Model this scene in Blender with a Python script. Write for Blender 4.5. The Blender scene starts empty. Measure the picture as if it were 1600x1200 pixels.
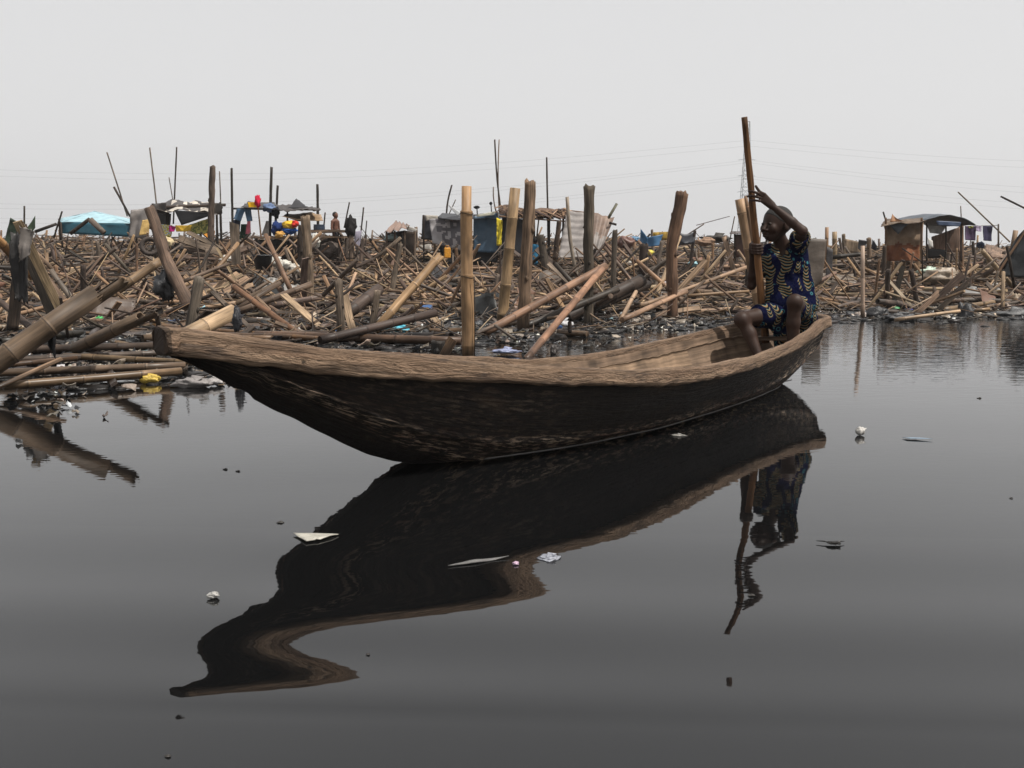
import bpy, math, random
import numpy as np
from mathutils import Vector, noise as mn
R = random.Random(7)
NPR = np.random.RandomState(3)
sc = bpy.context.scene
COL = sc.collection
PI = math.pi
# ------------------------------------------------------------------ camera geometry
H = 0.90; F = 1500.0; TH = math.atan(212/1500.0)
ct, st = math.cos(TH), math.sin(TH)
def ray(px, py):
    cx = (px-800)/F; cy = (600-py)/F
    return Vector((cx, ct+cy*st, -st+cy*ct))
def at(px, py, Y):
    d = ray(px, py); t = Y/d.y
    return Vector((d.x*t, Y, H+d.z*t))
def gnd(px, py, z=0.0):
    d = ray(px, py); t = (z-H)/d.z
    return Vector((d.x*t, d.y*t, z))
def proj(p):
    q = Vector(p)-Vector((0, 0, H))
    f = q.y*ct-q.z*st; u = q.y*st+q.z*ct
    if f < .05: return (-9999, -9999)
    return (800+F*q.x/f, 600-F*u/f)
def pxs(Y): return Y/F          # metres per photo pixel at distance Y

# ------------------------------------------------------------------ node helpers
def newmat(name):
    m = bpy.data.materials.new(name); m.use_nodes = True
    nt = m.node_tree; nt.nodes.clear()
    out = nt.nodes.new('ShaderNodeOutputMaterial')
    b = nt.nodes.new('ShaderNodeBsdfPrincipled')
    nt.links.new(b.outputs[0], out.inputs[0])
    return m, nt, b, out
class NT:
    def __init__(s, nt): s.nt = nt
    def n(s, t, **k):
        x = s.nt.nodes.new(t)
        for a, v in k.items(): setattr(x, a, v)
        return x
    def put(s, sock, v):
        if isinstance(v, bpy.types.NodeSocket): s.nt.links.new(v, sock)
        else:
            if isinstance(v, (tuple, list)) and len(v) == 3 and sock.type == 'RGBA': v = (*v, 1)
            sock.default_value = v
    def math(s, op, a, b=0.0, c=None, clamp=False):
        x = s.n('ShaderNodeMath', operation=op); x.use_clamp = clamp
        s.put(x.inputs[0], a); s.put(x.inputs[1], b)
        if c is not None: s.put(x.inputs[2], c)
        return x.outputs[0]
    def mix(s, f, a, b, mode='MIX'):
        x = s.n('ShaderNodeMix', data_type='RGBA', blend_type=mode)
        s.put(x.inputs[0], f); s.put(x.inputs[6], a); s.put(x.inputs[7], b)
        return x.outputs[2]
    def noise(s, vec, scale, detail=4, rough=.55, dist=0.0):
        x = s.n('ShaderNodeTexNoise'); s.put(x.inputs['Vector'], vec)
        x.inputs['Scale'].default_value = scale; x.inputs['Detail'].default_value = detail
        x.inputs['Roughness'].default_value = rough; x.inputs['Distortion'].default_value = dist
        return x.outputs[0]
    def maps(s, vec, sc_=(1, 1, 1), loc=(0, 0, 0)):
        x = s.n('ShaderNodeMapping'); s.put(x.inputs[0], vec)
        x.inputs['Scale'].default_value = sc_
        if isinstance(loc, bpy.types.NodeSocket): s.nt.links.new(loc, x.inputs['Location'])
        else: x.inputs['Location'].default_value = loc
        return x.outputs[0]
    def ramp(s, f, pts):
        x = s.n('ShaderNodeMapRange'); s.put(x.inputs[0], f)
        x.inputs[1].default_value, x.inputs[2].default_value = pts[0], pts[1]
        x.inputs[3].default_value, x.inputs[4].default_value = pts[2], pts[3]
        return x.outputs[0]
    def bump(s, h, dist=.01, strength=1.0, normal=None):
        x = s.n('ShaderNodeBump'); s.put(x.inputs['Height'], h)
        x.inputs['Distance'].default_value = dist; x.inputs['Strength'].default_value = strength
        if normal is not None: s.put(x.inputs['Normal'], normal)
        return x.outputs[0]
    def attr(s, name):
        x = s.n('ShaderNodeAttribute'); x.attribute_name = name; return x.outputs['Color']
    def obj(s): return s.n('ShaderNodeTexCoord').outputs['Object']
    def uv(s): return s.n('ShaderNodeTexCoord').outputs['UV']
    def pos(s): return s.n('ShaderNodeNewGeometry').outputs['Position']
    def sep(s, v):
        x = s.n('ShaderNodeSeparateXYZ'); s.put(x.inputs[0], v); return x.outputs
    def comb(s, x_, y_, z_):
        x = s.n('ShaderNodeCombineXYZ')
        for i, v in enumerate((x_, y_, z_)): s.put(x.inputs[i], v)
        return x.outputs[0]

GAIN = .72
def mat_wood(name, grain=(90, 3), lo=.45, hi=1.35, rough=.75, bump=.004, wet=True):
    m, nt, b, o = newmat(name); N = NT(nt)
    t = N.attr('tint'); uv = N.uv()
    off = N.math('MULTIPLY', N.sep(t)[0], 91.0)
    v = N.comb(N.math('MULTIPLY', N.sep(uv)[0], grain[0]), N.math('MULTIPLY', N.sep(uv)[1], grain[1]), off)
    g = N.noise(v, 1.0, 5, .6)
    v2 = N.comb(N.math('MULTIPLY', N.sep(uv)[0], 6.0), N.math('MULTIPLY', N.sep(uv)[1], 2.2), off)
    bl = N.noise(v2, 1.0, 3, .6)
    k = N.math('MULTIPLY', N.ramp(g, (.3, .7, lo, hi)), N.ramp(bl, (.32, .68, .42, 1.30)))
    k = N.math('MULTIPLY', k, GAIN)
    c = N.mix(1.0, t, N.comb(N.math('MULTIPLY', k, 1.04), N.math('MULTIPLY', k, .98), N.math('MULTIPLY', k, .93)), 'MULTIPLY')
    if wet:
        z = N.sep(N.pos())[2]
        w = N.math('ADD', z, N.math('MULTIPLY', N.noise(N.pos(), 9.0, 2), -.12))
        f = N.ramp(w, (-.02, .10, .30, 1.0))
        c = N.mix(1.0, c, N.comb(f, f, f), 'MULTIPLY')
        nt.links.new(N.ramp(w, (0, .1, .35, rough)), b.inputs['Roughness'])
    else: b.inputs['Roughness'].default_value = rough
    nt.links.new(c, b.inputs['Base Color'])
    b.inputs['Specular IOR Level'].default_value = .3
    nt.links.new(N.bump(g, bump, .8), b.inputs['Normal'])
    return m

def mat_cloth(name, rough=.85, spec=.2, wr=6.0, grime=.35):
    m, nt, b, o = newmat(name); N = NT(nt)
    t = N.attr('tint'); p = N.obj()
    g = N.noise(p, wr, 5, .6)
    f = N.ramp(g, (.3, .7, 1-grime, 1.12))
    nt.links.new(N.mix(1.0, t, N.comb(f, f, f), 'MULTIPLY'), b.inputs['Base Color'])
    b.inputs['Roughness'].default_value = rough; b.inputs['Specular IOR Level'].default_value = spec
    nt.links.new(N.bump(N.noise(p, wr*3, 4, .6), .012, .7), b.inputs['Normal'])
    return m

M = {}
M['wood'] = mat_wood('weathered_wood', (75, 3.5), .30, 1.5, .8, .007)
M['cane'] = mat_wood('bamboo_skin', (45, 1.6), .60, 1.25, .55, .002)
M['cloth'] = mat_cloth('cloth', .9, .1, 7)
M['tarp'] = mat_cloth('tarpaulin', .5, .4, 3, .4)
M['plastic'] = mat_cloth('crumpled_plastic', .35, .5, 25, .3)
M['metal'] = mat_cloth('corroded_sheet', .6, .4, 4, .5)

# ------------------------------------------------------------------ mesh builder
class MB:
    def __init__(s): s.v = []; s.f = []; s.uv = []; s.t = []; s.sm = []
    def face(s, idx, uvs, tint, smooth=True):
        s.f.append(idx); s.uv.extend(uvs); s.t.append(tint); s.sm.append(smooth)
    def tube(s, path, radii, sides=8, tint=(.3, .2, .1), hollow=(False, False), tints=None, rough=0.0, seed=0, ends=.8, endtint=None, flat=1.0, capjag=0.0):
        path = [Vector(p) for p in path]; n = len(path); base = len(s.v)
        tan = []
        for i in range(n):
            a = path[max(i-1, 0)]; b = path[min(i+1, n-1)]; d = (b-a)
            tan.append(d.normalized() if d.length > 1e-9 else Vector((0, 0, 1)))
        ref = Vector((0, 0, 1)) if abs(tan[0].z) < .9 else Vector((0, 1, 0))
        side = tan[0].cross(ref).normalized(); L = 0
        rs = []
        for i in range(n):
            side = (side-tan[i]*side.dot(tan[i])).normalized(); up = tan[i].cross(side)
            r = radii[i] if isinstance(radii, (list, tuple)) else radii
            if i: L += (path[i]-path[i-1]).length
            rs.append((path[i], side.copy(), up, r, L))
            for k in range(sides):
                a = 2*PI*k/sides
                rr = r
                if rough: rr *= 1+rough*mn.noise(Vector((math.cos(a)*1.3+seed, math.sin(a)*1.3, L*5+seed*3.1)))
                q = path[i]+(side*math.cos(a)*rr+up*math.sin(a)*rr*flat)
                if capjag and i in (0, n-1):
                    q += tan[i]*capjag*mn.noise(Vector((math.cos(a)*2+seed*7, math.sin(a)*2, i)))
                s.v.append(q)
        c = 2*PI*rs[0][3]
        for i in range(n-1):
            tt = tints[i] if tints else tint
            for k in range(sides):
                k2 = (k+1) % sides
                s.face((base+i*sides+k, base+i*sides+k2, base+(i+1)*sides+k2, base+(i+1)*sides+k),
                       [(c*k/sides, rs[i][4]), (c*(k+1)/sides, rs[i][4]), (c*(k+1)/sides, rs[i+1][4]), (c*k/sides, rs[i+1][4])], tt)
        et = endtint or tint
        for e, i in ((0, 0), (1, n-1)):
            P, sd, up, r, _ = rs[i]; ring = [base+i*sides+k for k in range(sides)]
            if e == 0: ring = ring[::-1]
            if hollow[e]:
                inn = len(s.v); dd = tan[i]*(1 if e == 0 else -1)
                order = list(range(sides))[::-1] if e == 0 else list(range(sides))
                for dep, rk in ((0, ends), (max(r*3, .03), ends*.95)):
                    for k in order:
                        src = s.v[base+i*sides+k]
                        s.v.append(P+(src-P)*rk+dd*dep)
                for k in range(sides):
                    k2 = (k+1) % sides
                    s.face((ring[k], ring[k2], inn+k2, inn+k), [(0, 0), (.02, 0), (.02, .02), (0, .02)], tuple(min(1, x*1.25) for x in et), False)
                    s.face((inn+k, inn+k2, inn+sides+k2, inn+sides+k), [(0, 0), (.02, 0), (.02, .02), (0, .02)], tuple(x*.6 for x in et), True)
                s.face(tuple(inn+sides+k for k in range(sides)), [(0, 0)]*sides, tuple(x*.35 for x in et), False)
            else:
                s.face(tuple(ring), [(.3+.3*math.cos(2*PI*k/sides)*r*8, .3*math.sin(2*PI*k/sides)*r*8) for k in range(sides)], tuple(min(1, x*1.15) for x in et), False)
    def halfpipe(s, p0, p1, r, th, opn, tint, segs=10, L0=0, jag=.0, seed=0):
        p0 = Vector(p0); p1 = Vector(p1); t = (p1-p0).normalized(); o = Vector(opn); o = (o-t*o.dot(t)).normalized(); w = t.cross(o)
        base = len(s.v); nl = 6
        for i in range(nl):
            p = p0.lerp(p1, i/(nl-1))
            for (rr) in (r, r-th):
                for k in range(segs+1):
                    a = PI*k/segs
                    q = p+w*math.cos(a)*rr-o*math.sin(a)*rr
                    if i == nl-1 and jag: q += t*jag*mn.noise(Vector((k*.9, seed, 0)))*2
                    s.v.append(q)
        S = 2*(segs+1); l = (p1-p0).length
        for i in range(nl-1):
            for layer in (0, 1):
                for k in range(segs):
                    a = base+i*S+layer*(segs+1)+k
                    q = (a, a+1, a+1+S, a+S)
                    if layer == 0: q = q[::-1]
                    u0, u1 = PI*r*k/segs, PI*r*(k+1)/segs; y0, y1 = L0+l*i/(nl-1), L0+l*(i+1)/(nl-1)
                    uvs = [(u0, y0), (u1, y0), (u1, y1), (u0, y1)]
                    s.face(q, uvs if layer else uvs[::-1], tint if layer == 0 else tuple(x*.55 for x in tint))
            for k in (0, segs):
                a = base+i*S+k; bq = a+segs+1
                s.face((a, bq, bq+S, a+S), [(0, 0), (.01, 0), (.01, .1), (0, .1)], tint, False)
        for i in (0, nl-1):
            for k in range(segs):
                a = base+i*S+k
                s.face((a, a+1, a+segs+2, a+segs+1), [(0, 0), (.01, 0), (.01, .01), (0, .01)], tint, False)
    def plank(s, p0, p1, w, th, nrm=(0, 0, 1), tint=(.3, .2, .15), segs=3, warp=0.0, seed=0, jag=0.0, taper=1.0):
        p0 = Vector(p0); p1 = Vector(p1); t = (p1-p0).normalized(); n = Vector(nrm); n = n-t*n.dot(t)
        if n.length < .01: n = Vector((1, .3, .1))-t*Vector((1, .3, .1)).dot(t)
        n.normalize(); b = t.cross(n); L = (p1-p0).length; base = len(s.v)
        for i in range(segs+1):
            f = i/segs; ww = w*(1+(taper-1)*f)
            p = p0.lerp(p1, f)+n*warp*math.sin(PI*f)
            for sx, sn in ((-1, -1), (1, -1), (1, 1), (-1, 1)):
                q = p+b*sx*ww/2+n*sn*th/2
                q += b*(mn.noise(Vector((f*3+seed, sx, 0)))*w*.12)
                if jag and i in (0, segs): q += t*jag*mn.noise(Vector((seed*3.3+i, sx*1.7, 2.)))*1.6
                s.v.append(q)
        u = [0, w, w+th, 2*w+th, 2*(w+th)]
        for i in range(segs):
            a = base+i*4; y0, y1 = L*i/segs, L*(i+1)/segs
            for k in range(4):
                k2 = (k+1) % 4
                s.face((a+k, a+k2, a+4+k2, a+4+k), [(u[k], y0), (u[k+1], y0), (u[k+1], y1), (u[k], y1)], tint, False)
        s.face((base+3, base+2, base+1, base), [(0, 0), (w, 0), (w, th), (0, th)], tint, False)
        a = base+segs*4
        s.face((a, a+1, a+2, a+3), [(0, 0), (w, 0), (w, th), (0, th)], tint, False)
    def box(s, c, size, rotz=0, tint=(.3, .3, .3)):
        c = Vector(c); cz, sz = math.cos(rotz), math.sin(rotz); base = len(s.v)
        for x in (-1, 1):
            for y in (-1, 1):
                for z in (-1, 1):
                    a, b_ = x*size[0]/2, y*size[1]/2
                    s.v.append(c+Vector((a*cz-b_*sz, a*sz+b_*cz, z*size[2]/2)))
        for q in ((0, 1, 3, 2), (4, 6, 7, 5), (0, 4, 5, 1), (2, 3, 7, 6), (0, 2, 6, 4), (1, 5, 7, 3)):
            s.face(tuple(base+i for i in q), [(0, 0), (size[0], 0), (size[0], size[2]), (0, size[2])], tint, False)
    def sheet(s, c00, c10, c11, c01, nx=12, ny=8, wr=.03, sag=0.0, th=.006, tint=(.3, .3, .3), seed=0, freq=3., jag=0.0, corr=0, tfun=None, billow=(0, 0, 0), fall=0.0):
        """wrinkled cloth/sheet between four corners, two layers"""
        c00, c10, c11, c01 = map(Vector, (c00, c10, c11, c01)); base = len(s.v)
        nrm = (c10-c00).cross(c01-c00).normalized(); W = (c10-c00).length; Hh = (c01-c00).length
        for layer in (0, 1):
            for j in range(ny+1):
                for i in range(nx+1):
                    u, v = i/nx, j/ny
                    p = (c00.lerp(c10, u)).lerp(c01.lerp(c11, u), v)
                    d = wr*(mn.noise(Vector((u*W*freq+seed, v*Hh*freq, seed*1.7)))+.5*mn.noise(Vector((u*W*freq*2.5+seed, v*Hh*freq*2.5, 5+seed))))
                    if fall: d += fall*math.sin(u*W*freq*5+2*mn.noise(Vector((u*3, seed, v))))*(1-.4*v)
                    if corr: d += .5*corr*math.sin(u*W/ .09*PI)
                    p = p+nrm*d+Vector((0, 0, -sag*math.sin(PI*u)*math.sin(PI*min(1, v+.15)) if sag else 0))
                    p = p+Vector(billow)*math.sin(PI*u)*math.sin(PI*v)
                    if jag and (j in (0, ny) or i in (0, nx)):
                        p = p.lerp((c00+c11)/2, jag*abs(mn.noise(Vector((u*9+seed, v*9, 1)))))
                    s.v.append(p-nrm*th*layer)
        S = (nx+1)*(ny+1)
        for layer in (0, 1):
            for j in range(ny):
                for i in range(nx):
                    a = base+layer*S+j*(nx+1)+i
                    q = (a, a+1, a+nx+2, a+nx+1)
                    uvs = [(W*i/nx, Hh*j/ny), (W*(i+1)/nx, Hh*j/ny), (W*(i+1)/nx, Hh*(j+1)/ny), (W*i/nx, Hh*(j+1)/ny)]
                    if layer: q = q[::-1]; uvs = uvs[::-1]
                    s.face(q, uvs, tfun(i/nx, j/ny) if tfun else tint)
        edge = [i for i in range(nx+1)]+[j*(nx+1)+nx for j in range(1, ny+1)]+[ny*(nx+1)+i for i in range(nx-1, -1, -1)]+[j*(nx+1) for j in range(ny-1, 0, -1)]
        for k in range(len(edge)):
            a, b_ = base+edge[k], base+edge[(k+1) % len(edge)]
            s.face((b_, a, a+S, b_+S), [(0, 0), (.01, 0), (.01, .01), (0, .01)], tint, False)
    def blob(s, c, r, tint, seed=0, n=8, amp=.35, sq=(1, 1, 1), freq=1.6):
        c = Vector(c); base = len(s.v)
        for j in range(n+1):
            ph = PI*j/n
            for i in range(2*n):
                a = PI*i/n
                d = Vector((math.sin(ph)*math.cos(a), math.sin(ph)*math.sin(a), math.cos(ph)))
                k = 1+amp*mn.noise(d*freq+Vector((seed*3.7, seed, 0)))+amp*.6*abs(mn.noise(d*freq*2.7+Vector((seed, 9, 0))))-amp*.45*abs(mn.noise(d*freq*5.5+Vector((seed, 3, 0))))
                s.v.append(c+Vector((d.x*sq[0], d.y*sq[1], d.z*sq[2]))*r*k)
        for j in range(n):
            for i in range(2*n):
                i2 = (i+1) % (2*n); a = base+j*2*n
                s.face((a+i, a+2*n+i, a+2*n+i2, a+i2), [(i*.05, j*.05), (i*.05, j*.05+.05), (i*.05+.05, j*.05+.05), (i*.05+.05, j*.05)], tint)
    def build(s, name, mat, parent=None, origin=None, **tags):
        me = bpy.data.meshes.new(name)
        org = Vector(origin) if origin is not None else Vector((0, 0, 0))
        if parent is not None: rel = parent.location if origin is None else org
        v = np.array([tuple(p) for p in s.v], dtype=np.float32) if s.v else np.zeros((0, 3), np.float32)
        shift = np.array(tuple(parent.matrix_basis.translation) if parent is not None else tuple(org), dtype=np.float32)
        if parent is not None and parent.parent is not None: shift = shift+np.array(tuple(parent.parent.location), dtype=np.float32)
        me.from_pydata((v-shift).tolist(), [], s.f)
        uvl = me.uv_layers.new(name='UVMap'); uvl.data.foreach_set('uv', np.array(s.uv, dtype=np.float32).ravel())
        ca = me.attributes.new('tint', 'FLOAT_COLOR', 'FACE')
        t = np.ones((len(s.f), 4), np.float32); t[:, :3] = np.array(s.t, dtype=np.float32); ca.data.foreach_set('color', t.ravel())
        me.polygons.foreach_set('use_smooth', np.array(s.sm, dtype=bool))
        me.materials.append(mat if not isinstance(mat, str) else M[mat]); me.update()
        o = bpy.data.objects.new(name, me); COL.objects.link(o)
        if parent is not None: o.parent = parent
        else: o.location = org
        for k, x in tags.items(): o[k] = x
        return o
def tag(o, label, cat, group=None, kind=None):
    if label: o['label'] = label
    if cat: o['category'] = cat
    if group: o['group'] = group
    if kind: o['kind'] = kind
    return o
def thing(name, label, cat, loc, group=None):
    o = bpy.data.objects.new(name, None); COL.objects.link(o); o.location = Vector(loc); o.empty_display_size = .1
    return tag(o, label, cat, group)
def jt(c, a=.12, r=R):
    k = 1+r.uniform(-a, a); return tuple(max(.01, x*k*(1+r.uniform(-.04, .04))) for x in c)

# colours (albedo)
TAN = (.34, .225, .135); PALE = (.48, .35, .225); GREY = (.195, .155, .125); DARK = (.065, .047, .036); BROWN = (.22, .135, .08)
RED = (.25, .13, .07); CREAM = (.70, .57, .38); BLACK = (.018, .018, .02); MIDG = (.15, .12, .10); CHAR = (.045, .037, .03)

# ------------------------------------------------------------------ world, sun, camera
SUN_EL, SUN_AZ = math.radians(60), math.radians(115)   # azimuth clockwise from +Y
sd = Vector((math.sin(SUN_AZ)*math.cos(SUN_EL), math.cos(SUN_AZ)*math.cos(SUN_EL), math.sin(SUN_EL)))
w = bpy.data.worlds.new('World'); sc.world = w; w.use_nodes = True
nt = w.node_tree; nt.nodes.clear(); N = NT(nt)
wo = N.n('ShaderNodeOutputWorld'); bg = N.n('ShaderNodeBackground')
sky = N.n('ShaderNodeTexSky'); sky.sky_type = 'NISHITA'; sky.sun_disc = False
sky.sun_elevation = SUN_EL; sky.sun_rotation = SUN_AZ; sky.dust_density = 6; sky.air_density = 1.0; sky.altitude = 0
hs = N.n('ShaderNodeHueSaturation'); hs.inputs['Saturation'].default_value = .12; nt.links.new(sky.outputs[0], hs.inputs['Color'])
# overcast veil over the clear-sky model: bright low haze, greyer overhead
dz = N.sep(N.n('ShaderNodeTexCoord').outputs['Generated'])[2]
veil = N.mix(N.ramp(dz, (0.0, .55, 0, 1)), (9.0, 8.95, 8.95), (7.3, 7.35, 7.5))
nt.links.new(N.mix(.86, hs.outputs[0], veil), bg.inputs['Color'])
bg.inputs['Strength'].default_value = .10
nt.links.new(bg.outputs[0], wo.inputs[0])
sl = bpy.data.lights.new('sun', 'SUN'); sl.energy = 5.0; sl.angle = math.radians(.6); sl.color = (1, .95, .88)
so = bpy.data.objects.new('sun', sl); COL.objects.link(so); so.rotation_euler = (-sd).to_track_quat('-Z', 'Y').to_euler(); so.location = (20, -10, 40)
cam = bpy.data.cameras.new('camera'); cam.sensor_width = 36; cam.lens = F/1600*36; cam.clip_start = .05; cam.clip_end = 5000
co = bpy.data.objects.new('camera', cam); COL.objects.link(co); co.location = (0, 0, H); co.rotation_euler = (PI/2-TH, 0, 0); sc.camera = co
sc.view_settings.view_transform = 'Standard'; sc.view_settings.look = 'None'; sc.view_settings.exposure = 0; sc.view_settings.gamma = 1
sc.render.resolution_x = 1024; sc.render.resolution_y = 768

# ------------------------------------------------------------------ water
def make_water():
    m, nt, b, o = newmat('murky_water'); N = NT(nt)
    b.inputs['Base Color'].default_value = (.0045, .0046, .0048, 1); b.inputs['Roughness'].default_value = .018
    b.inputs['IOR'].default_value = 1.5; b.inputs['Specular IOR Level'].default_value = .5
    p = N.pos(); x, y, z = N.sep(p)
    # swell whose wavelength shortens toward the camera, crests nearly parallel to the picture
    ye = N.math('ADD', y, N.math('MULTIPLY', N.math('ADD', x, .33), .05))
    arg = N.math('MAXIMUM', N.math('ADD', N.math('MULTIPLY', N.math('SUBTRACT', ye, 2.14), .16), .0671), .0004)
    n_ = N.math('MULTIPLY', N.math('SUBTRACT', N.math('SQRT', arg), .259), 1/.08)
    ph = N.math('MULTIPLY', n_, PI)
    h1 = N.math('MULTIPLY', N.math('MULTIPLY', N.math('ADD', N.math('MULTIPLY', n_, .08), .259), N.math('SINE', ph)), 1/PI)
    h2 = N.math('MULTIPLY', N.math('COSINE', ph), .08/PI**2)
    s1 = N.math('MULTIPLY', N.math('ADD', h1, h2), N.math('MULTIPLY', N.math('MULTIPLY', N.ramp(ye, (2.45, 3.0, 1.0, .12)), N.ramp(ye, (1.71, 1.80, 0, 1))), N.math('MULTIPLY', N.ramp(x, (-.6, .5, .042, .019)), N.ramp(x, (-.85, -.42, .45, 1)))))
    s1 = N.math('MULTIPLY', s1, N.ramp(y, (3.6, 5.0, 1, 0)))
    q2 = N.math('SUBTRACT', ye, 2.7)
    s2 = N.math('MULTIPLY', N.math('SUBTRACT', ye, N.math('MULTIPLY', N.math('ADD', q2, N.math('SQRT', N.math('ADD', N.math('MULTIPLY', q2, q2), .1))), .5)), -.013)
    low = N.math('MULTIPLY', N.math('SUBTRACT', N.noise(N.maps(p, (.8, 1.6, 1)), 1.0, 1, .4), .5), .0016)
    # short ripples, stronger away from the camera
    rp = N.math('MULTIPLY', N.math('SUBTRACT', N.noise(N.maps(p, (3.0, 9.0, 1)), 1.6, 2, .5), .5), N.ramp(y, (5.0, 11.0, .0001, .0042)))
    fine = N.math('MULTIPLY', N.math('SUBTRACT', N.noise(N.maps(p, (14., 30.0, 1)), 1.0, 1, .5), .5), N.ramp(y, (2.4, 7.0, .00004, .00040)))
    h = N.math('ADD', N.math('ADD', s1, s2), N.math('ADD', N.math('ADD', rp, fine), low))
    nt.links.new(N.bump(h, 1.0, 1.0), b.inputs['Normal'])
    me = bpy.data.meshes.new('water'); S = 4000
    me.from_pydata([(-S, -300, 0), (S, -300, 0), (S, S, 0), (-S, S, 0)], [], [(0, 1, 2, 3)]); me.materials.append(m)
    ob = bpy.data.objects.new('water', me); COL.objects.link(ob); tag(ob, 'calm dark murky lagoon water', None, None, 'structure')
make_water()

# ------------------------------------------------------------------ mud bank
SH_U = [-1.3, -.53, -.33, -.2, -.08, .03, .12, .2, .3, .53, 1.3]
SH_D = [6.8, 6.9, 7.4, 8.3, 9.3, 9.9, 10.7, 11.5, 12.3, 12.4, 12.4]
def shore(u): return float(np.interp(u, SH_U, SH_D))
def terr(x, y):
    u = x/y; d = y-shore(u)
    n = mn.noise(Vector((x*.9, y*.9, 0)))*.6+mn.noise(Vector((x*2.3, y*2.3, 4)))*.35+mn.noise(Vector((x*6, y*6, 7)))*.18
    side = float(np.interp(u, [-.6, -.2, .15, .3, .6], [1.05, 1.0, .92, .62, .62]))
    base = float(np.interp(y, [0, 12.5, 16, 20, 26, 34, 45, 55, 75, 90], [0, 0.0, .06, .20, .46, .80, .98, .85, -.1, -.4]))*side
    edge = float(np.interp(d, [-1.5, -.3, .5, 3], [-.25, -.08, -.012, .008]))
    amp = float(np.interp(y, [6, 13, 17, 40], [.05, .08, .26, .42]))
    return base+edge+amp*n
def make_bank():
    m, nt, b, o = newmat('black_mud'); N = NT(nt); p = N.pos()
    n1 = N.noise(p, 3.2, 6, .65); n2 = N.noise(p, 28., 5, .7)
    c = N.mix(N.ramp(n1, (.42, .62, 0, 1)), (.022, .019, .017), (.085, .065, .05))
    c = N.mix(N.ramp(n2, (.58, .68, 0, .8)), c, (.20, .16, .125))
    nt.links.new(c, b.inputs['Base Color'])
    nt.links.new(N.ramp(n1, (.4, .6, .22, .8)), b.inputs['Roughness'])
    nt.links.new(N.bump(N.math('ADD', n2, N.math('MULTIPLY', n1, .7)), .04, 1.0), b.inputs['Normal'])
    us = np.linspace(-1.15, 1.15, 420); ds = np.geomspace(5.2, 92, 330)
    V = []
    for d in ds:
        for u in us: V.append((u*d, d, terr(u*d, d)))
    nx = len(us); Fs = [(j*nx+i, j*nx+i+1, (j+1)*nx+i+1, (j+1)*nx+i) for j in range(len(ds)-1) for i in range(nx-1)]
    me = bpy.data.meshes.new('mud_bank'); me.from_pydata(V, [], Fs); me.materials.append(m)
    me.polygons.foreach_set('use_smooth', np.ones(len(Fs), bool))
    ob = bpy.data.objects.new('mud_bank', me); COL.objects.link(ob); tag(ob, 'black mud bank under the demolished settlement', None, None, 'structure')
make_bank()
def make_far_shore():
    m, nt, b, o = newmat('distant_shore'); b.inputs['Base Color'].default_value = (.07, .08, .07, 1); b.inputs['Roughness'].default_value = .9
    V = []; n = 240
    for i in range(n+1):
        x = -900+1800*i/n
        h = 1.5+2.2*abs(mn.noise(Vector((x*.02, 1, 0))))+1.2*mn.noise(Vector((x*.15, 3, 0)))
        for (y, z) in ((640, -.5), (644, h*.7), (652, h), (690, h*.8), (720, -.5)): V.append((x, y+8*mn.noise(Vector((x*.05, y, 0))), z))
    Fs = [(i*5+k, (i+1)*5+k, (i+1)*5+k+1, i*5+k+1) for i in range(n) for k in range(4)]
    me = bpy.data.meshes.new('far_shore'); me.from_pydata(V, [], Fs); me.materials.append(m)
    ob = bpy.data.objects.new('far_shore', me); COL.objects.link(ob); tag(ob, 'low distant shore across the lagoon', None, None, 'structure')
make_far_shore()

# ------------------------------------------------------------------ boat
A0 = Vector((-1.150, 3.165)); A1 = Vector((2.13, 6.80)); LB = (A1-A0).length; AX = (A1-A0).normalized(); AN = Vector((AX.y, -AX.x))
def ab(p): q = Vector((p[0], p[1]))-A0; return q.dot(AX), q.dot(AN)
def W(a, b, z): q = A0+AX*a+AN*b; return Vector((q.x, q.y, z))
near_px = [(250, 510, 3.24), (290, 512, 3.26), (330, 518, 3.30), (450, 535, 3.42), (600, 553, 3.6), (750, 565, 3.82), (850, 573, 4.0), (1000, 578, 4.33), (1100, 572, 4.75), (1180, 556, 5.25), (1240, 533, 5.82), (1272, 510, 6.22), (1284, 497, 6.45)]
tab = []
for px_, py_, D_ in near_px:
    p = at(px_, py_, D_*(.975 if D_ < 5 else .985)); a, b = ab(p); tab.append((a, b, p.z))
tab.sort(); ta = np.array(tab)
aa = np.linspace(0, LB, 401)
def smooth(y, k=17):
    pad = np.concatenate([2*y[0]-y[1:k+1][::-1], y, 2*y[-1]-y[-k-1:-1][::-1]]); ker = np.hanning(2*k+1); ker /= ker.sum()
    return np.convolve(pad, ker, 'same')[k:-k]
def pchip(x, xs, ys): return smooth(np.interp(x, xs, ys), 16)
NBr = np.maximum(pchip(aa, ta[:, 0], ta[:, 1]), .02); NH = pchip(aa, ta[:, 0], ta[:, 2])
NBr = np.where(aa > LB-.30, np.minimum(NBr, .25*np.sqrt(np.clip((LB+.004-aa)/.30, 0, 1))), NBr)
def nb(a): return float(np.interp(a, aa, NBr))
def nh(a): return float(np.interp(a, aa, NH))
# far gunwale height from where it shows
fp = []
for px_, py_ in ((820, 562), (900, 556), (960, 547), (1060, 525), (1145, 505)):
    lo, hi = 4.5, 8.5
    for _ in range(40):
        mid = (lo+hi)/2; p = at(px_, py_, mid); a, b = ab(p)
        if b > -nb(min(max(a, 0), LB)): lo = mid
        else: hi = mid
    fp.append((a, p.z))
fa = [0, .6]+[q[0] for q in fp]+[LB]; fz = [nh(0), nh(.6)-.02]+[q[1] for q in fp]+[nh(LB)]
FH = pchip(aa, fa, fz)
def fh(a): return float(np.interp(a, aa, FH))
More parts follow.
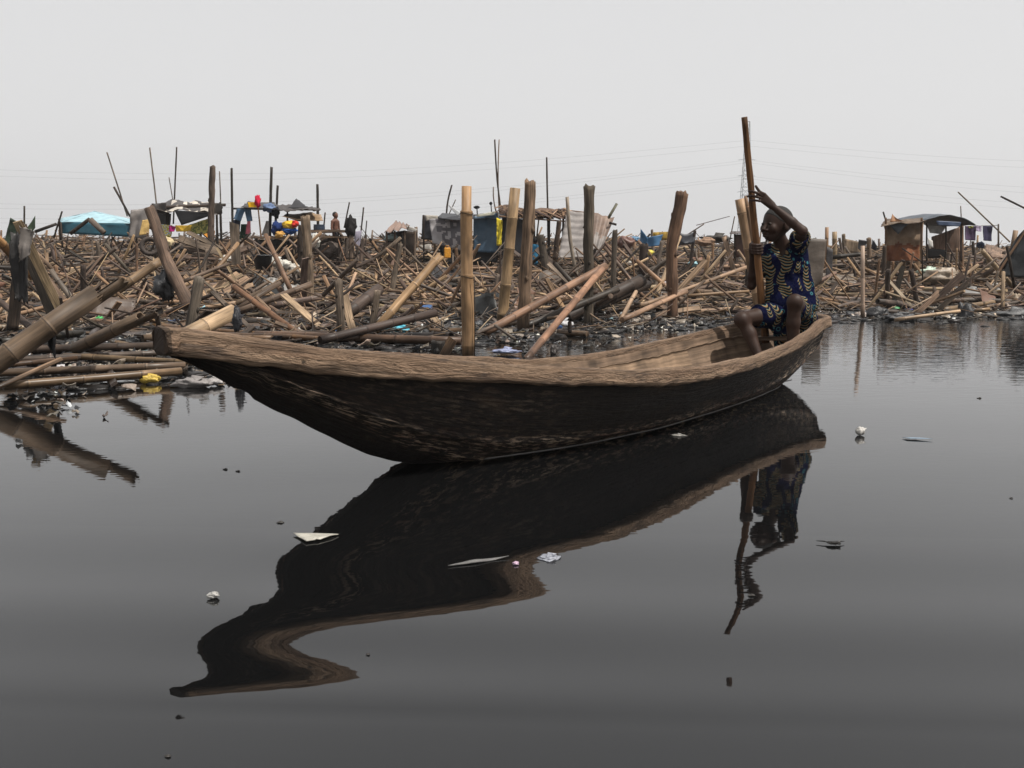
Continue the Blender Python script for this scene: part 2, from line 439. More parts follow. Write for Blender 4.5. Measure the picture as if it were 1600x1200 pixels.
# keel line
kp = []
for px_, py_ in ((300, 567), (340, 590), (395, 625), (480, 665), (575, 712)):
    lo, hi = 2.5, 5.5
    for _ in range(40):
        mid = (lo+hi)/2; p = at(px_, py_, mid); a, b = ab(p)
        if b > 0: lo = mid
        else: hi = mid
    kp.append((a, p.z))
KA = [0]+[k[0] for k in kp]+[1.25, 1.7, 2.5, 3.6, 4.2, 4.5, 4.72, LB]
KZ = [nh(0)-.095]+[k[1] for k in kp]+[-.06, -.11, -.13, -.11, -.06, .02, .14, nh(LB)-.12]
KK = pchip(aa, KA, KZ)
KK = KK+np.array([.006*mn.noise(Vector((a*9, 5, 0)))+(.012 if .26 < a < .33 else 0) for a in aa])*np.clip((1.3-aa)*3, 0, 1)*np.clip(aa*8, 0, 1)
def kz(a): return float(np.interp(a, aa, KK))
boat = thing('wooden_canoe', 'long weathered wooden dugout canoe carrying the seated boy with a pole', 'boat', W(LB/2, 0, 0))
def mat_hull(name, rim=False):
    m, nt, b, o = newmat(name); N = NT(nt); uv = N.uv(); U, V_, _ = N.sep(uv)
    g = N.noise(N.comb(N.math('MULTIPLY', U, 6.5 if rim else 5.), N.math('MULTIPLY', V_, 48. if rim else 75.), 0.), 1.0, 6, .68, 1.1 if rim else .4)
    g2 = N.noise(N.comb(N.math('MULTIPLY', U, 1.6), N.math('MULTIPLY', V_, 9.), 3.), 1.0, 5, .6)
    cr = N.noise(N.comb(N.math('MULTIPLY', U, 14. if rim else 9.), N.math('MULTIPLY', V_, 95. if rim else 120.), 9.), 1.0, 3, .6, .8)
    if rim:
        c = N.mix(N.ramp(g, (.32, .68, 0, 1)), (.060, .037, .024), (.235, .148, .094))
        c = N.mix(N.ramp(g2, (.35, .7, 0, .75)), c, (.31, .215, .142))
        c = N.mix(N.ramp(cr, (.36, .30, 0, .9)), c, (.028, .02, .014))
        dk = N.noise(N.comb(N.math('MULTIPLY', U, 3.), N.math('MULTIPLY', V_, 14.), 31.), 1.0, 4, .7)
        c = N.mix(N.ramp(dk, (.54, .66, 0, .85)), c, (.06, .042, .032))
        c = N.mix(1.0, c, N.attr('tint'), 'MULTIPLY')
        b.inputs['Roughness'].default_value = .7
    else:
        lin = N.mix(N.ramp(g, (.3, .7, 0, 1)), (.010, .008, .007), (.027, .019, .014))
        w = N.sep(N.attr('tint'))[0]      # 0 tarred planks, 1 bare eroded wood
        pale = N.mix(N.ramp(g2, (.4, .6, 0, 1)), (.22, .13, .09), (.62, .47, .34))
        flake = N.ramp(N.noise(N.comb(N.math('MULTIPLY', U, 14.), N.math('MULTIPLY', V_, 60.), 5.), 1.0, 5, .7), (.50, .60, 0, 1))
        c = N.mix(N.math('MULTIPLY', N.math('POWER', w, .8), flake), lin, pale)
        sl_ = N.ramp(N.noise(N.comb(N.math('MULTIPLY', U, 2.), N.math('MULTIPLY', V_, 6.), 15.), 1.0, 4, .6), (.56, .70, 0, .6))
        c = N.mix(sl_, c, (.085, .055, .034))
        b.inputs['Roughness'].default_value = .62
    nt.links.new(c, b.inputs['Base Color']); b.inputs['Specular IOR Level'].default_value = .25
    hgt = N.math('ADD', g, N.math('MULTIPLY', cr, .6))
    nt.links.new(N.bump(hgt, .020, 1.0), b.inputs['Normal'])
    return m
M['rim'] = mat_hull('gunwale_wood', True); M['hull'] = mat_hull('tarred_hull')
def sect(a, s, v, inset=0.0):
    """hull section: s=+1 near side, -1 far side; v 0 rim .. 1 keel"""
    br = max(nb(a)-.012-inset, .004); h = (nh(a) if s > 0 else fh(a))-.03; z0 = kz(a)+inset
    if z0 > h-.02: z0 = h-.02
    x1, z1 = br*.80, z0+.20*(h-z0)
    B = (1-v)**2*br+2*v*(1-v)*x1; Z = (1-v)**2*h+2*v*(1-v)*z1+v*v*z0
    return B, Z
def hull_surface(name, inset, mat, parent, inner=False):
    mb = MB(); NA, NV = 420, 40
    al = np.linspace(.02, LB-.004, NA)
    for s in (1, -1):
        base = len(mb.v)
        for a in al:
            for j in range(NV+1):
                v = j/NV; B, Z = sect(a, s, v, inset)
                if not inner:
                    # carved ledge running along the strake, ragged toward the bow
                    led = .46+.05*math.sin(a*1.1)-(.16 if a < .9 else 0)*(1-a/.9 if a < .9 else 0)
                    bow = max(0, 1-abs(a-.8)/1.3)
                    k = math.exp(-((v-led)/.035)**2); kk = .015*k*(1+1.3*bow)
                    under = max(0, (v-led))*max(0, 1-(v-led)*2.2)*.05
                    rg = mn.noise(Vector((a*9, v*22, s)))*.5+mn.noise(Vector((a*26, v*60, s)))*.35+mn.noise(Vector((a*60, v*120, s)))*.2
                    r2 = .36+.40*(a-.30)/1.05; tr = max(0, min(1, (a-.15)*3, (1.75-a)*2.5)); k2 = math.exp(-((v-r2)/.030)**2)*tr
                    if v > r2: under += .022*tr*min(1, (v-r2)*14)*(1-v)
                    kk += .022*k2*(1+1.5*mn.noise(Vector((a*14, 3, 7)))); k = max(k*.8, k2)
                    B += kk-under*1.0+rg*(.006+.026*k*(.5+bow)+.016*bow*(1 if v > led-.08 else 0))
                    if .12 < v < .20: B -= .002
                    B = max(B, .0) if v < .999 else 0
                else:
                    Z = max(Z, .055 if a < 4.5 else Z)
                mb.v.append(W(a, s*B, Z))
        for i in range(NA-1):
            for j in range(NV):
                q0 = base+i*(NV+1)+j
                q = (q0, q0+1, q0+NV+2, q0+NV+1)
                if (s > 0) == inner: q = q[::-1]
                a_, v_ = al[i], j/NV; led = .46+.05*math.sin(a_*1.1)
                wv = 0.0
                if not inner:
                    wv = math.exp(-((v_-led-.02)/.085)**2)*(.9 if a_ > 1.2 else .3)
                    if a_ > 3.2: wv = max(wv, min(.55, (a_-3.2)*.5))
                    r2 = .36+.40*(a_-.30)/1.05+.03*mn.noise(Vector((a_*9, 1, 1))); tr = max(0, min(1, (a_-.15)*3, (1.75-a_)*2.5))
                    wv = max(wv, tr*1.0*math.exp(-((v_-r2-.01)/.06)**2), tr*.10 if .08 < v_ < r2-.05 else 0)
                if inner: wv = .25
                uv = [(al[i]+s*7, v_*.6), (al[i]+s*7, (v_+1/NV)*.6), (al[i+1]+s*7, (v_+1/NV)*.6), (al[i+1]+s*7, v_*.6)]
                if (s > 0) == inner: uv = uv[::-1]
                mb.face(q, uv, (wv, wv, wv) if not inner else (.21, .15, .105))
    return mb.build(name, mat, parent)
hull_surface('hull', 0.0, 'hull', boat)
M['lining'] = mat_wood('inner_plank_wood', (3.0, 55), .5, 1.3, .8, .004, False)
inn = hull_surface('inner_hull', .032, 'lining', boat, True)
# gunwale rails: one swept piece per side, meeting at stern and at the blunt bow
def rail(s, name):
    mb = MB(); NA = 460; NK = 28
    al = [LB*(1-(1-i/(NA-1))**1.0) for i in range(NA)]
    al = [LB*(math.sin((i/(NA-1))*PI/2)) for i in range(NA)]
    base = 0; pts = []
    for a in al: pts.append((a, s*nb(a), (nh(a) if s > 0 else fh(a))))
    for i, (a, b, h) in enumerate(pts):
        a0, b0, _ = pts[max(i-1, 0)]; a1, b1, _ = pts[min(i+1, NA-1)]
        tx, ty = a1-a0, b1-b0; l = math.hypot(tx, ty) or 1; nx_, ny_ = (-ty/l*s, tx/l*s)   # outward
        if i == NA-1: nx_, ny_ = 1.0, 0.0
        hh = .095-.024*min(1, a/3.0)+.006*math.sin(a*3.1); th = .062-.008*min(1, a/3)
        if a < .35: th += .0
        for k in range(NK):
            an = 2*PI*k/NK; c, sn = math.cos(an), math.sin(an)
            e = .62
            ox = math.copysign(abs(c)**e, c)*th/2; oz = math.copysign(abs(sn)**e, sn)*hh/2
            nz = mn.noise(Vector((a*3, c*1.2, sn*1.2+s*5)))*.0045+mn.noise(Vector((a*11, c*3, sn*3+s)))*.0028+mn.noise(Vector((a*30, c*9, sn*9)))*.0016
            if k in range(NK): 
                crk = mn.noise(Vector((a*4.0, c*10, sn*10+20)))
                if crk > .35: nz -= .004*min(1, (crk-.35)*6)
            f = 1+nz/.03
            off = ox*f-th*.15; z = h-hh/2+oz*f
            sgb = mn.noise(Vector((a*2.2, 8+s, 0)))
            if sn < -.3: z += .006*sgb+.006*mn.noise(Vector((a*14, s, 3)))
            aa_, bb_ = a+nx_*off, b+ny_*off
            if s*bb_ < .0: bb_ = 0.0
            mb.v.append(W(aa_, bb_, z))
    for i in range(NA-1):
        for k in range(NK):
            k2 = (k+1) % NK; q0 = i*NK
            q = (q0+k, q0+NK+k, q0+NK+k2, q0+k2)
            uv = [(al[i]+s*3, k*.011), (al[i+1]+s*3, k*.011), (al[i+1]+s*3, (k+1)*.011), (al[i]+s*3, (k+1)*.011)]
            if s < 0: q = q[::-1]; uv = uv[::-1]
            mb.face(q, uv, (1, 1, 1))
    mb.face(tuple(range(NK))[::-1 if s < 0 else 1], [(k*.01, 0) for k in range(NK)], (1, 1, 1), False)
    return mb.build(name, 'rim', boat)
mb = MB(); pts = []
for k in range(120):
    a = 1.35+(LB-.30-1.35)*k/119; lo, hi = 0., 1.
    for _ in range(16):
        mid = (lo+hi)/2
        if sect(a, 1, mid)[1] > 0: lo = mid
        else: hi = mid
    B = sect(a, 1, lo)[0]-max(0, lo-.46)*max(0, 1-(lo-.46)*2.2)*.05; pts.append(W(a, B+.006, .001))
mb.tube(pts, .0028, 6, (.22, .21, .20)); mb.build('waterline_glint', 'cloth', boat)  # thin pale tube painting the meniscus highlight where hull meets water
rail(1, 'gunwale'); rail(-1, 'gunwale')
# solid bow block between the rails, with a split top
def bow_block():
    mb = MB(); n = 34; NKk = 22
    for i in range(n):
        a = -.016+.27*i/(n-1); aa2 = max(a, 0)
        w_ = max(.047, nb(aa2)-.045)
        top = nh(aa2)+.001-.06*max(0, a)+.004*math.sin(a*20); bot = max(kz(aa2)+.03, nh(aa2)-.092) if a > .03 else nh(0)-.097
        if a < 0: w_ *= 1+a*3; top += a*.12; bot -= a*.2
        cz = (top+bot)/2; hz = (top-bot)/2
        for k in range(NKk):
            an = 2*PI*k/NKk; c, sn = math.cos(an), math.sin(an); e = .40
            r = 1+.12*mn.noise(Vector((a*14, c*2, sn*2)))+.06*mn.noise(Vector((a*40, c*6, sn*6)))
            mb.v.append(W(a+(.012*mn.noise(Vector((0, c*2, sn*2))) if i == 0 else 0), math.copysign(abs(c)**e, c)*w_*r, cz+math.copysign(abs(sn)**e, sn)*hz*r))
    for i in range(n-1):
        for k in range(NKk):
            k2 = (k+1) % NKk; q0 = i*NKk; tv = .35 if i < 2+2*mn.noise(Vector((k*.6, 0, 0))) else 1.0
            mb.face((q0+k, q0+NKk+k, q0+NKk+k2, q0+k2), [(i*.012, k*.012), (i*.012+.012, k*.012), (i*.012+.012, k*.012+.012), (i*.012, k*.012+.012)], (tv, tv, tv))
    mb.face(tuple(range(NKk)), [(.002*k, .01*math.sin(k)) for k in range(NKk)], (.16, .15, .15), False)
    mb.face(tuple(range((n-1)*NKk, n*NKk))[::-1], [(.002*k, .01) for k in range(NKk)], (1, 1, 1), False)
    mb.build('bow_block', 'rim', boat)
bow_block()
# inner lining plank on the far side, jagged upper edge
def lining():
    for s in (-1, 1):
        mb = MB(); NA, NV = 200, 10; a0, a1 = 1.9, 4.42
        for layer in (0, 1):
            for i in range(NA+1):
                a = a0+(a1-a0)*i/NA
                stp = .075+.035*(1 if a < 2.75 else 0)*min(1, (2.75-a)*3 if a < 2.75 else 0)+.010*mn.noise(Vector((a*5, 1, s)))+.006*mn.noise(Vector((a*22, 4, s)))
                if abs(a-2.75) < .05: stp += .03*(1-abs(a-2.75)/.05)
                top = (nh(a) if s > 0 else fh(a))-stp
                for j in range(NV+1):
                    v = j/NV; z = top*(1-v)+.06*v
                    # find section at height z
                    lo, hi = 0., 1.
                    for _ in range(14):
                        mid = (lo+hi)/2
                        if sect(a, s, mid, .032)[1] > z: lo = mid
                        else: hi = mid
                    B = sect(a, s, lo, .032)[0]-.006-(.014 if layer == 0 else 0)
                    mb.v.append(W(a, s*max(B, .01), z))
        S = (NA+1)*(NV+1)
        for layer in (0, 1):
            for i in range(NA):
                for j in range(NV):
                    q0 = layer*S+i*(NV+1)+j; q = (q0, q0+NV+1, q0+NV+2, q0+1)
                    a_ = a0+(a1-a0)*i/NA; x0 = (a1-a0)/NA
                    uv = [(a_, j*.03), (a_+x0, j*.03), (a_+x0, j*.03+.03), (a_, j*.03+.03)]
                    # plank joints run slantwise
                    tn = (.30, .215, .145) if math.sin(a_*2.3+1) > -.2 else (.235, .17, .12)
                    if s*(1 if layer == 0 else -1) > 0: q = q[::-1]; uv = uv[::-1]
                    mb.face(q, uv, tn)
        for i in range(NA):
            q0 = i*(NV+1); q1 = S+q0
            mb.face((q0, q0+NV+1, q1+NV+1, q1), [(0, 0), (.01, 0), (.01, .01), (0, .01)], (.26, .19, .13), False)
        mb.build('lining_plank', 'lining', boat)
lining()
mb = MB()
for k, (b0, w_) in enumerate(((-.16, .15), (0.0, .15), (.16, .15))):
    mb.plank(W(1.2, b0*1.0, .085+.004*k), W(3.7, b0*.75, .09+.004*k), w_*.9, .018, (0, 0, 1), (.16, .11, .08), 8, 0, k)
mb.build('floor_board', 'wood', boat)
mb = MB(); mb.plank(W(4.42, -nb(4.42)+.09, fh(4.4)-.11), W(4.42, nb(4.42)-.09, nh(4.4)-.11), .22, .025, (0, 0, 1), (.2, .14, .1), 4, 0, 3); mb.build('stern_seat', 'wood', boat)
mb = MB(); mb.plank(W(2.9, -.25, .12), W(2.97, .25, .12), .10, .03, (0, 0, 1), (.30, .21, .14), 4, 0, 3); mb.build('thwart', 'wood', boat)

# ------------------------------------------------------------------ signed-distance bodies -> one continuous surface
class SDF:
    def __init__(s, lo, hi, h):
        s.lo = np.array(lo, float); s.h = h; s.n = np.ceil((np.array(hi)-s.lo)/h).astype(int)+1
        s.g = np.full(s.n, 1.0, np.float32)
    def sub(s, lo, hi):
        i0 = np.clip(np.floor((np.array(lo)-s.lo)/s.h).astype(int), 0, s.n); i1 = np.clip(np.ceil((np.array(hi)-s.lo)/s.h).astype(int)+1, 0, s.n)
        ax = [s.lo[k]+s.h*np.arange(i0[k], i1[k]) for k in range(3)]
        return tuple(slice(i0[k], i1[k]) for k in range(3)), ax[0][:, None, None], ax[1][None, :, None], ax[2][None, None, :]
    def put(s, sl, d, k):
        a = s.g[sl]
        if a.size == 0: return
        if k > 0:
            hh = np.clip(.5+.5*(a-d)/k, 0, 1); s.g[sl] = a*(1-hh)+d*hh-k*hh*(1-hh)
        else: s.g[sl] = np.minimum(a, d)
    def cone(s, a, b, ra, rb, k=.015):
        a = np.array(a, float); b = np.array(b, float); m = max(ra, rb)+k*2+.02
        sl, X, Y, Z = s.sub(np.minimum(a, b)-m, np.maximum(a, b)+m)
        d = b-a; L2 = float(d@d)+1e-12
        t = np.clip(((X-a[0])*d[0]+(Y-a[1])*d[1]+(Z-a[2])*d[2])/L2, 0, 1)
        q = np.sqrt((X-a[0]-t*d[0])**2+(Y-a[1]-t*d[1])**2+(Z-a[2]-t*d[2])**2)-(ra+(rb-ra)*t)
        s.put(sl, q.astype(np.float32), k)
    def chain(s, pts, rs, k=.015):
        for i in range(len(pts)-1): s.cone(pts[i], pts[i+1], rs[i], rs[i+1], k)
    def ell(s, c, r, rot=None, k=.015, subtract=False):
        c = np.array(c, float); r = np.array(r, float); m = max(r)+k*2+.02
        sl, X, Y, Z = s.sub(c-m, c+m); x, y, z = X-c[0], Y-c[1], Z-c[2]
        if rot is not None:
            x, y, z = (x*rot[0][0]+y*rot[0][1]+z*rot[0][2], x*rot[1][0]+y*rot[1][1]+z*rot[1][2], x*rot[2][0]+y*rot[2][1]+z*rot[2][2])
        k0 = np.sqrt((x/r[0])**2+(y/r[1])**2+(z/r[2])**2); k1 = np.sqrt((x/r[0]**2)**2+(y/r[1]**2)**2+(z/r[2]**2)**2)+1e-9
        d = (k0*(k0-1)/k1).astype(np.float32)
        if subtract:
            a = s.g[sl]; hh = np.clip(.5-.5*(a+d)/k, 0, 1); s.g[sl] = a*(1-hh)+(-d)*hh+k*hh*(1-hh)
        else: s.put(sl, d, k)
    def cut(s, p, n):
        n = np.array(n, float); n /= np.linalg.norm(n)
        sl, X, Y, Z = s.sub(s.lo, s.lo+s.h*s.n)
        d = (X-p[0])*n[0]+(Y-p[1])*n[1]+(Z-p[2])*n[2]
        s.g = np.maximum(s.g, d.astype(np.float32))
    def mesh(s, name, mat, parent=None, origin=(0, 0, 0), **tags):
        g = s.g; n = g.shape; inside = g < 0
        c = inside[:-1, :-1, :-1].astype(np.int8)*0
        tot = np.zeros(tuple(x-1 for x in n), np.int8)
        for dx in (0, 1):
            for dy in (0, 1):
                for dz_ in (0, 1): tot += inside[dx:n[0]-1+dx, dy:n[1]-1+dy, dz_:n[2]-1+dz_]
        cells = np.argwhere((tot > 0) & (tot < 8)); idx = -np.ones(tot.shape, np.int64); idx[tuple(cells.T)] = np.arange(len(cells))
        acc = np.zeros((len(cells), 3)); cnt = np.zeros(len(cells))
        for ax in range(3):
            for o1 in (0, 1):
                for o2 in (0, 1):
                    o = [0, 0, 0]; oth = [k for k in range(3) if k != ax]; o[oth[0]] = o1; o[oth[1]] = o2
                    A = cells+np.array(o); B = A.copy(); B[:, ax] += 1
                    ga = g[tuple(A.T)]; gb = g[tuple(B.T)]; m = (ga < 0) != (gb < 0)
                    t = ga[m]/(ga[m]-gb[m]); P = A[m].astype(float); P[:, ax] += t
                    acc[m] += P; cnt[m] += 1
        V = acc/np.maximum(cnt, 1)[:, None]*s.h+s.lo
        faces = []
        for ax in range(3):
            oth = [(ax+1) % 3, (ax+2) % 3]
            slA = [slice(1, -1)]*3; slA[ax] = slice(0, -1); slB = [slice(1, -1)]*3; slB[ax] = slice(1, None)
            ga = inside[tuple(slA)]; gb = inside[tuple(slB)]
            e = np.argwhere(ga != gb)
            off = np.ones(3, int); off[ax] = 0; e2 = e+off
            flip = ga[tuple(e.T)]
            d1 = np.zeros(3, int); d1[oth[0]] = 1; d2 = np.zeros(3, int); d2[oth[1]] = 1
            q = np.stack([idx[tuple((e2-d1-d2).T)], idx[tuple((e2-d2).T)], idx[tuple(e2.T)], idx[tuple((e2-d1).T)]], 1)
            q[~flip] = q[~flip][:, ::-1]; faces.append(q)
        Fq = np.concatenate(faces); Fq = Fq[(Fq >= 0).all(1)]
        me = bpy.data.meshes.new(name); org = np.array(origin, float)
        me.from_pydata((V-org).tolist(), [], Fq.tolist()); me.polygons.foreach_set('use_smooth', np.ones(len(Fq), bool))
        me.materials.append(mat); me.update()
        o = bpy.data.objects.new(name, me); COL.objects.link(o)
        if parent is not None: o.parent = parent
        else: o.location = origin
        for k_, x in tags.items(): o[k_] = x
        return o
def basis(f, up=(0, 0, 1)):
    f = Vector(f).normalized(); r = f.cross(Vector(up)).normalized(); u = r.cross(f)
    return r, f, u
def mat_skin(name, c):
    m, nt, b, o = newmat(name); N = NT(nt); g = N.noise(N.obj(), 14, 4, .6)
    nt.links.new(N.mix(N.ramp(g, (.3, .7, 0, 1)), tuple(x*.8 for x in c), tuple(x*1.2 for x in c)), b.inputs['Base Color'])
    b.inputs['Roughness'].default_value = .58; b.inputs['Specular IOR Level'].default_value = .28
    nt.links.new(N.bump(N.noise(N.obj(), 160, 2), .0008, .5), b.inputs['Normal'])
    return m
M['skin'] = mat_skin('dark_brown_skin', (.034, .017, .011))
m, nt, b, o = newmat('short_black_hair'); N = NT(nt); b.inputs['Base Color'].default_value = (.010, .009, .008, 1); b.inputs['Roughness'].default_value = .8
nt.links.new(N.bump(N.noise(N.obj(), 260, 3), .004, 1.), b.inputs['Normal']); M['hair'] = m
m, nt, b, o = newmat('eye_white'); b.inputs['Base Color'].default_value = (.06, .05, .045, 1); b.inputs['Roughness'].default_value = .8; b.inputs['Specular IOR Level'].default_value = .05; M['eye'] = m
m, nt, b, o = newmat('iris_black'); b.inputs['Base Color'].default_value = (.01, .008, .007, 1); b.inputs['Roughness'].default_value = .8; b.inputs['Specular IOR Level'].default_value = .05; M['iris'] = m
def mat_print():
    m, nt, b, o = newmat('wax_print_cotton'); N = NT(nt); p = N.obj()
    nz = N.n('ShaderNodeTexNoise'); nz.inputs['Scale'].default_value = 7; nz.inputs['Detail'].default_value = 1; nt.links.new(p, nz.inputs['Vector'])
    x, y, z = N.sep(p); wx, wy, wz = N.sep(nz.outputs['Color'])
    X = N.math('ADD', N.math('ADD', N.math('MULTIPLY', x, .95), N.math('MULTIPLY', y, .45)), N.math('MULTIPLY', wx, .10))
    Z = N.math('ADD', z, N.math('MULTIPLY', wy, .05))
    cu = N.math('SUBTRACT', N.math('FRACT', N.math('DIVIDE', X, .078)), .5)
    v = N.math('ADD', N.math('DIVIDE', Z, .021), N.math('MULTIPLY', N.math('MULTIPLY', cu, cu), -9.0))
    st_ = N.math('GREATER_THAN', N.math('FRACT', v), .50)
    edge = N.math('GREATER_THAN', N.math('FRACT', v), .88)
    tanc = N.mix(edge, (.20, .13, .062), (.04, .15, .17))
    band = N.mix(st_, (.004, .004, .006), tanc)
    mask = N.math('MULTIPLY', N.math('LESS_THAN', N.math('ABSOLUTE', cu), .31), N.math('GREATER_THAN', N.noise(p, 10.0, 1), .47))
    vo = N.n('ShaderNodeTexVoronoi'); vo.inputs['Scale'].default_value = 22; nt.links.new(p, vo.inputs['Vector'])
    spot = N.math('MULTIPLY', N.math('GREATER_THAN', vo.outputs['Distance'], .22), N.math('LESS_THAN', vo.outputs['Distance'], .34))
    spot = N.math('MULTIPLY', spot, N.math('GREATER_THAN', N.noise(p, 5.0, 1), .5))
    blue = N.mix(spot, (.0014, .0027, .021), (.035, .12, .14))
    c = N.mix(mask, blue, band)
    nt.links.new(c, b.inputs['Base Color']); b.inputs['Roughness'].default_value = .9; b.inputs['Specular IOR Level'].default_value = .08
    nt.links.new(N.bump(N.noise(p, 16, 3), .016, .9), b.inputs['Normal'])
    return m
M['print'] = mat_print()

# pole first (hands close on it)
PT = at(1163, 183, 6.22); PB0 = at(1192, 490, 6.44)
pdir = (PB0-PT).normalized(); PBt = PT+pdir*((PT.z-.27)/-pdir.z)
def pole_at(py):
    lo, hi = 0., 2.5
    for _ in range(40):
        mid = (lo+hi)/2
        if proj(PT+pdir*mid)[1] < py: lo = mid
        else: hi = mid
    return PT+pdir*lo
mb = MB(); Lp = (PBt-PT).length; n = 26
pth = [PBt.lerp(PT, i/(n-1))+Vector((.004*mn.noise(Vector((i*.3, 0, 0))), 0, 0)) for i in range(n)]
mb.tube(pth, [.027-.008*i/(n-1)+.0008*math.sin(i*2.1) for i in range(n)], 14, (.17, .085, .035), rough=.06, seed=3)
tag(mb.build('punting_pole', 'wood', None, PBt), 'long reddish brown wooden pole held upright by the seated boy', 'pole')

def boy():
    O = at(1232, 500, 6.45)
    root = thing('person', 'seated barefoot boy in blue patterned shirt and shorts gripping a tall pole', 'person', O)
    P = lambda x, y, d: np.array(tuple(at(x, y, d)))
    # joints
    hipC = P(1234, 484, 6.50); chest = P(1228, 415, 6.47); neck = P(1224, 386, 6.46); headC = P(1212.5, 352, 6.42)
    rSh, lSh = P(1203, 394, 6.52), P(1245, 390, 6.44)
    rEl, rWr = P(1174, 446, 6.50), P(1176, 404, 6.43)
    lEl, lWr = P(1254, 361, 6.22), P(1206, 321, 6.24)
    rHip, lHip = P(1216, 490, 6.46), P(1250, 491, 6.50)
    rKn, lKn = P(1159, 499, 6.22), P(1242, 472, 6.17)
    rAn, lAn = P(1189, 566, 6.12), P(1237, 566, 6.20)
    lo = np.array([at(1128, 400, 6.4).x, 5.85, .06]); hi = np.array([at(1290, 400, 6.4).x, 6.72, 1.30])
    b = SDF(lo, hi, .0038)
    # torso
    b.cone(hipC, chest, .085, .088, .03); b.cone(rSh, lSh, .045, .045, .04); b.cone(chest, neck, .07, .045, .03)
    b.cone(neck, headC+np.array([.014, .012, -.055]), .046, .046, .025)
    # head
    fd = Vector((-.86, -.50, -.05)).normalized(); r_, f_, u_ = basis(fd)
    rot = [tuple(r_), tuple(f_), tuple(u_)]; fv, rv, uv_ = np.array(tuple(f_)), np.array(tuple(r_)), np.array(tuple(u_))
    C = headC+uv_*.006; q_ = 1.16
    def he(o, r, k, sub=False): b.ell(C+(rv*o[0]+fv*o[1]+uv_*o[2])*q_, tuple(x*q_ for x in r), rot, k, sub)
    he((0, -.016, .018), (.071, .092, .082), .01); he((0, .026, -.022), (.053, .056, .070), .02); he((0, .042, -.066), (.032, .034, .026), .02)
    b.cone(C+(fv*.078+uv_*.004)*q_, C+(fv*.097-uv_*.024)*q_, .009, .012, .012)       # nose
    for s in (-1, 1):
        he((s*.013, .088, -.029), (.010, .010, .008), .006)      # nostril wing
        he((s*.034, .062, -.022), (.020, .018, .022), .02)       # cheek
        he((s*.027, .087, .005), (.016, .010, .009), .010, True) # eye socket
        he((s*.073, -.008, -.012), (.009, .018, .027), .005)     # ear
    he((0, .084, -.047), (.021, .014, .0085), .006); he((0, .082, -.061), (.019, .014, .009), .006)
    # legs
    b.chain([rHip, rHip*.45+rKn*.55, rKn], [.072, .058, .046], .02); b.ell(rKn+np.array([-.004, -.008, 0]), (.045, .045, .045), None, .02)
    b.chain([rKn, rKn*.66+rAn*.34+np.array([.012, .012, 0]), rAn], [.041, .042, .026], .02)
    b.chain([lHip, lHip*.45+lKn*.55, lKn], [.074, .06, .047], .02); b.ell(lKn+np.array([0, -.008, .003]), (.046, .045, .046), None, .02)
    b.chain([lKn, lKn*.66+lAn*.34+np.array([.0, .014, 0]), lAn], [.042, .043, .026], .02)
    for an, dx in ((rAn, (-.13, -.05, -.03)), (lAn, (-.12, -.06, -.03))):
        toe = an+np.array(dx); b.cone(an, toe, .028, .018, .02)
        for q in range(5): b.cone(toe+np.array([0, -.02+.011*q, -.002]), toe+np.array([-.03+.003*abs(q-1), -.022+.012*q, -.006]), .009, .008, .004)
    # right arm (far), hand wrapped round pole
    b.chain([rSh, rSh*.5+rEl*.5, rEl], [.040, .034, .028], .018); b.chain([rEl, rEl*.65+rWr*.35, rWr], [.029, .028, .019], .015)
    pg = np.array(tuple(pole_at(388))); pdn = np.array(tuple(pdir))
    side = np.array([-1., .15, 0]); side -= pdn*side@pdn; side /= np.linalg.norm(side)
    frt = np.cross(side, pdn); frt = frt if frt[1] < 0 else -frt
    rr = .034
    palm = pg+side*.030+np.array([0, .004, .0])
    b.cone(rWr, palm+pdn*.010, .019, .021, .012); b.cone(palm-pdn*.022, palm+pdn*.022, .017, .017, .01)
    for q in range(4):
        c = pg-pdn*(.028-.0185*q); rad = (.0088, .0092, .009, .0078)[q]
        arc = [c+(side*math.cos(t)+frt*math.sin(t))*(rr+.001) for t in (0.1, .8, 1.5, 2.3, 2.9+.1*q)]
        b.chain(arc, [rad*1.08, rad*1.1, rad, rad*.98, rad*.85], .004)
    th = [palm-pdn*.018, pg-pdn*.036-frt*.026+side*.018, pg-pdn*.040-frt*.030-side*.012]
    b.chain(th, [.012, .010, .0085], .006)
    # left arm (near, raised across the brow)
    b.chain([lSh, lSh*.5+lEl*.5, lEl], [.042, .036, .029], .018); b.chain([lEl, lEl*.65+lWr*.35, lWr], [.031, .030, .0185], .015)
    K = P(1191, 308, 6.235)
    wv = (K-lWr)/np.linalg.norm(K-lWr); acr = np.cross(wv, np.array([0, -1., 0])); acr /= np.linalg.norm(acr)
    if acr[2] < 0: acr = -acr
    for q in range(4):
        kq = K+acr*(.022-.0145*q)+wv*(.004*(q in (1, 2)))
        b.cone(lWr+acr*(.010-.007*q), kq, .0155, .0105, .009)
    pz = lambda y, dx=0, dd=0: np.array(tuple(pole_at(y)))+np.array([dx, dd, 0])
    kk = [K+acr*(.022-.0145*q) for q in range(4)]
    b.chain([kk[0], P(1187, 300, 6.21), P(1181, 291, 6.21)], [.0108, .0098, .0080], .003)           # index, raised
    b.chain([kk[1], P(1184, 302, 6.20), P(1176, 299, 6.212), P(1170, 299, 6.235)], [.0100, .0090, .0082, .0070], .003)
    b.chain([kk[2], P(1184, 308, 6.20), P(1175, 306, 6.212), P(1168, 307, 6.245)], [.0098, .0088, .0080, .0070], .003)
    b.chain([kk[3], P(1187, 314, 6.21), P(1179, 313, 6.215), P(1172, 313, 6.24)], [.0088, .0080, .0072, .0062], .003)
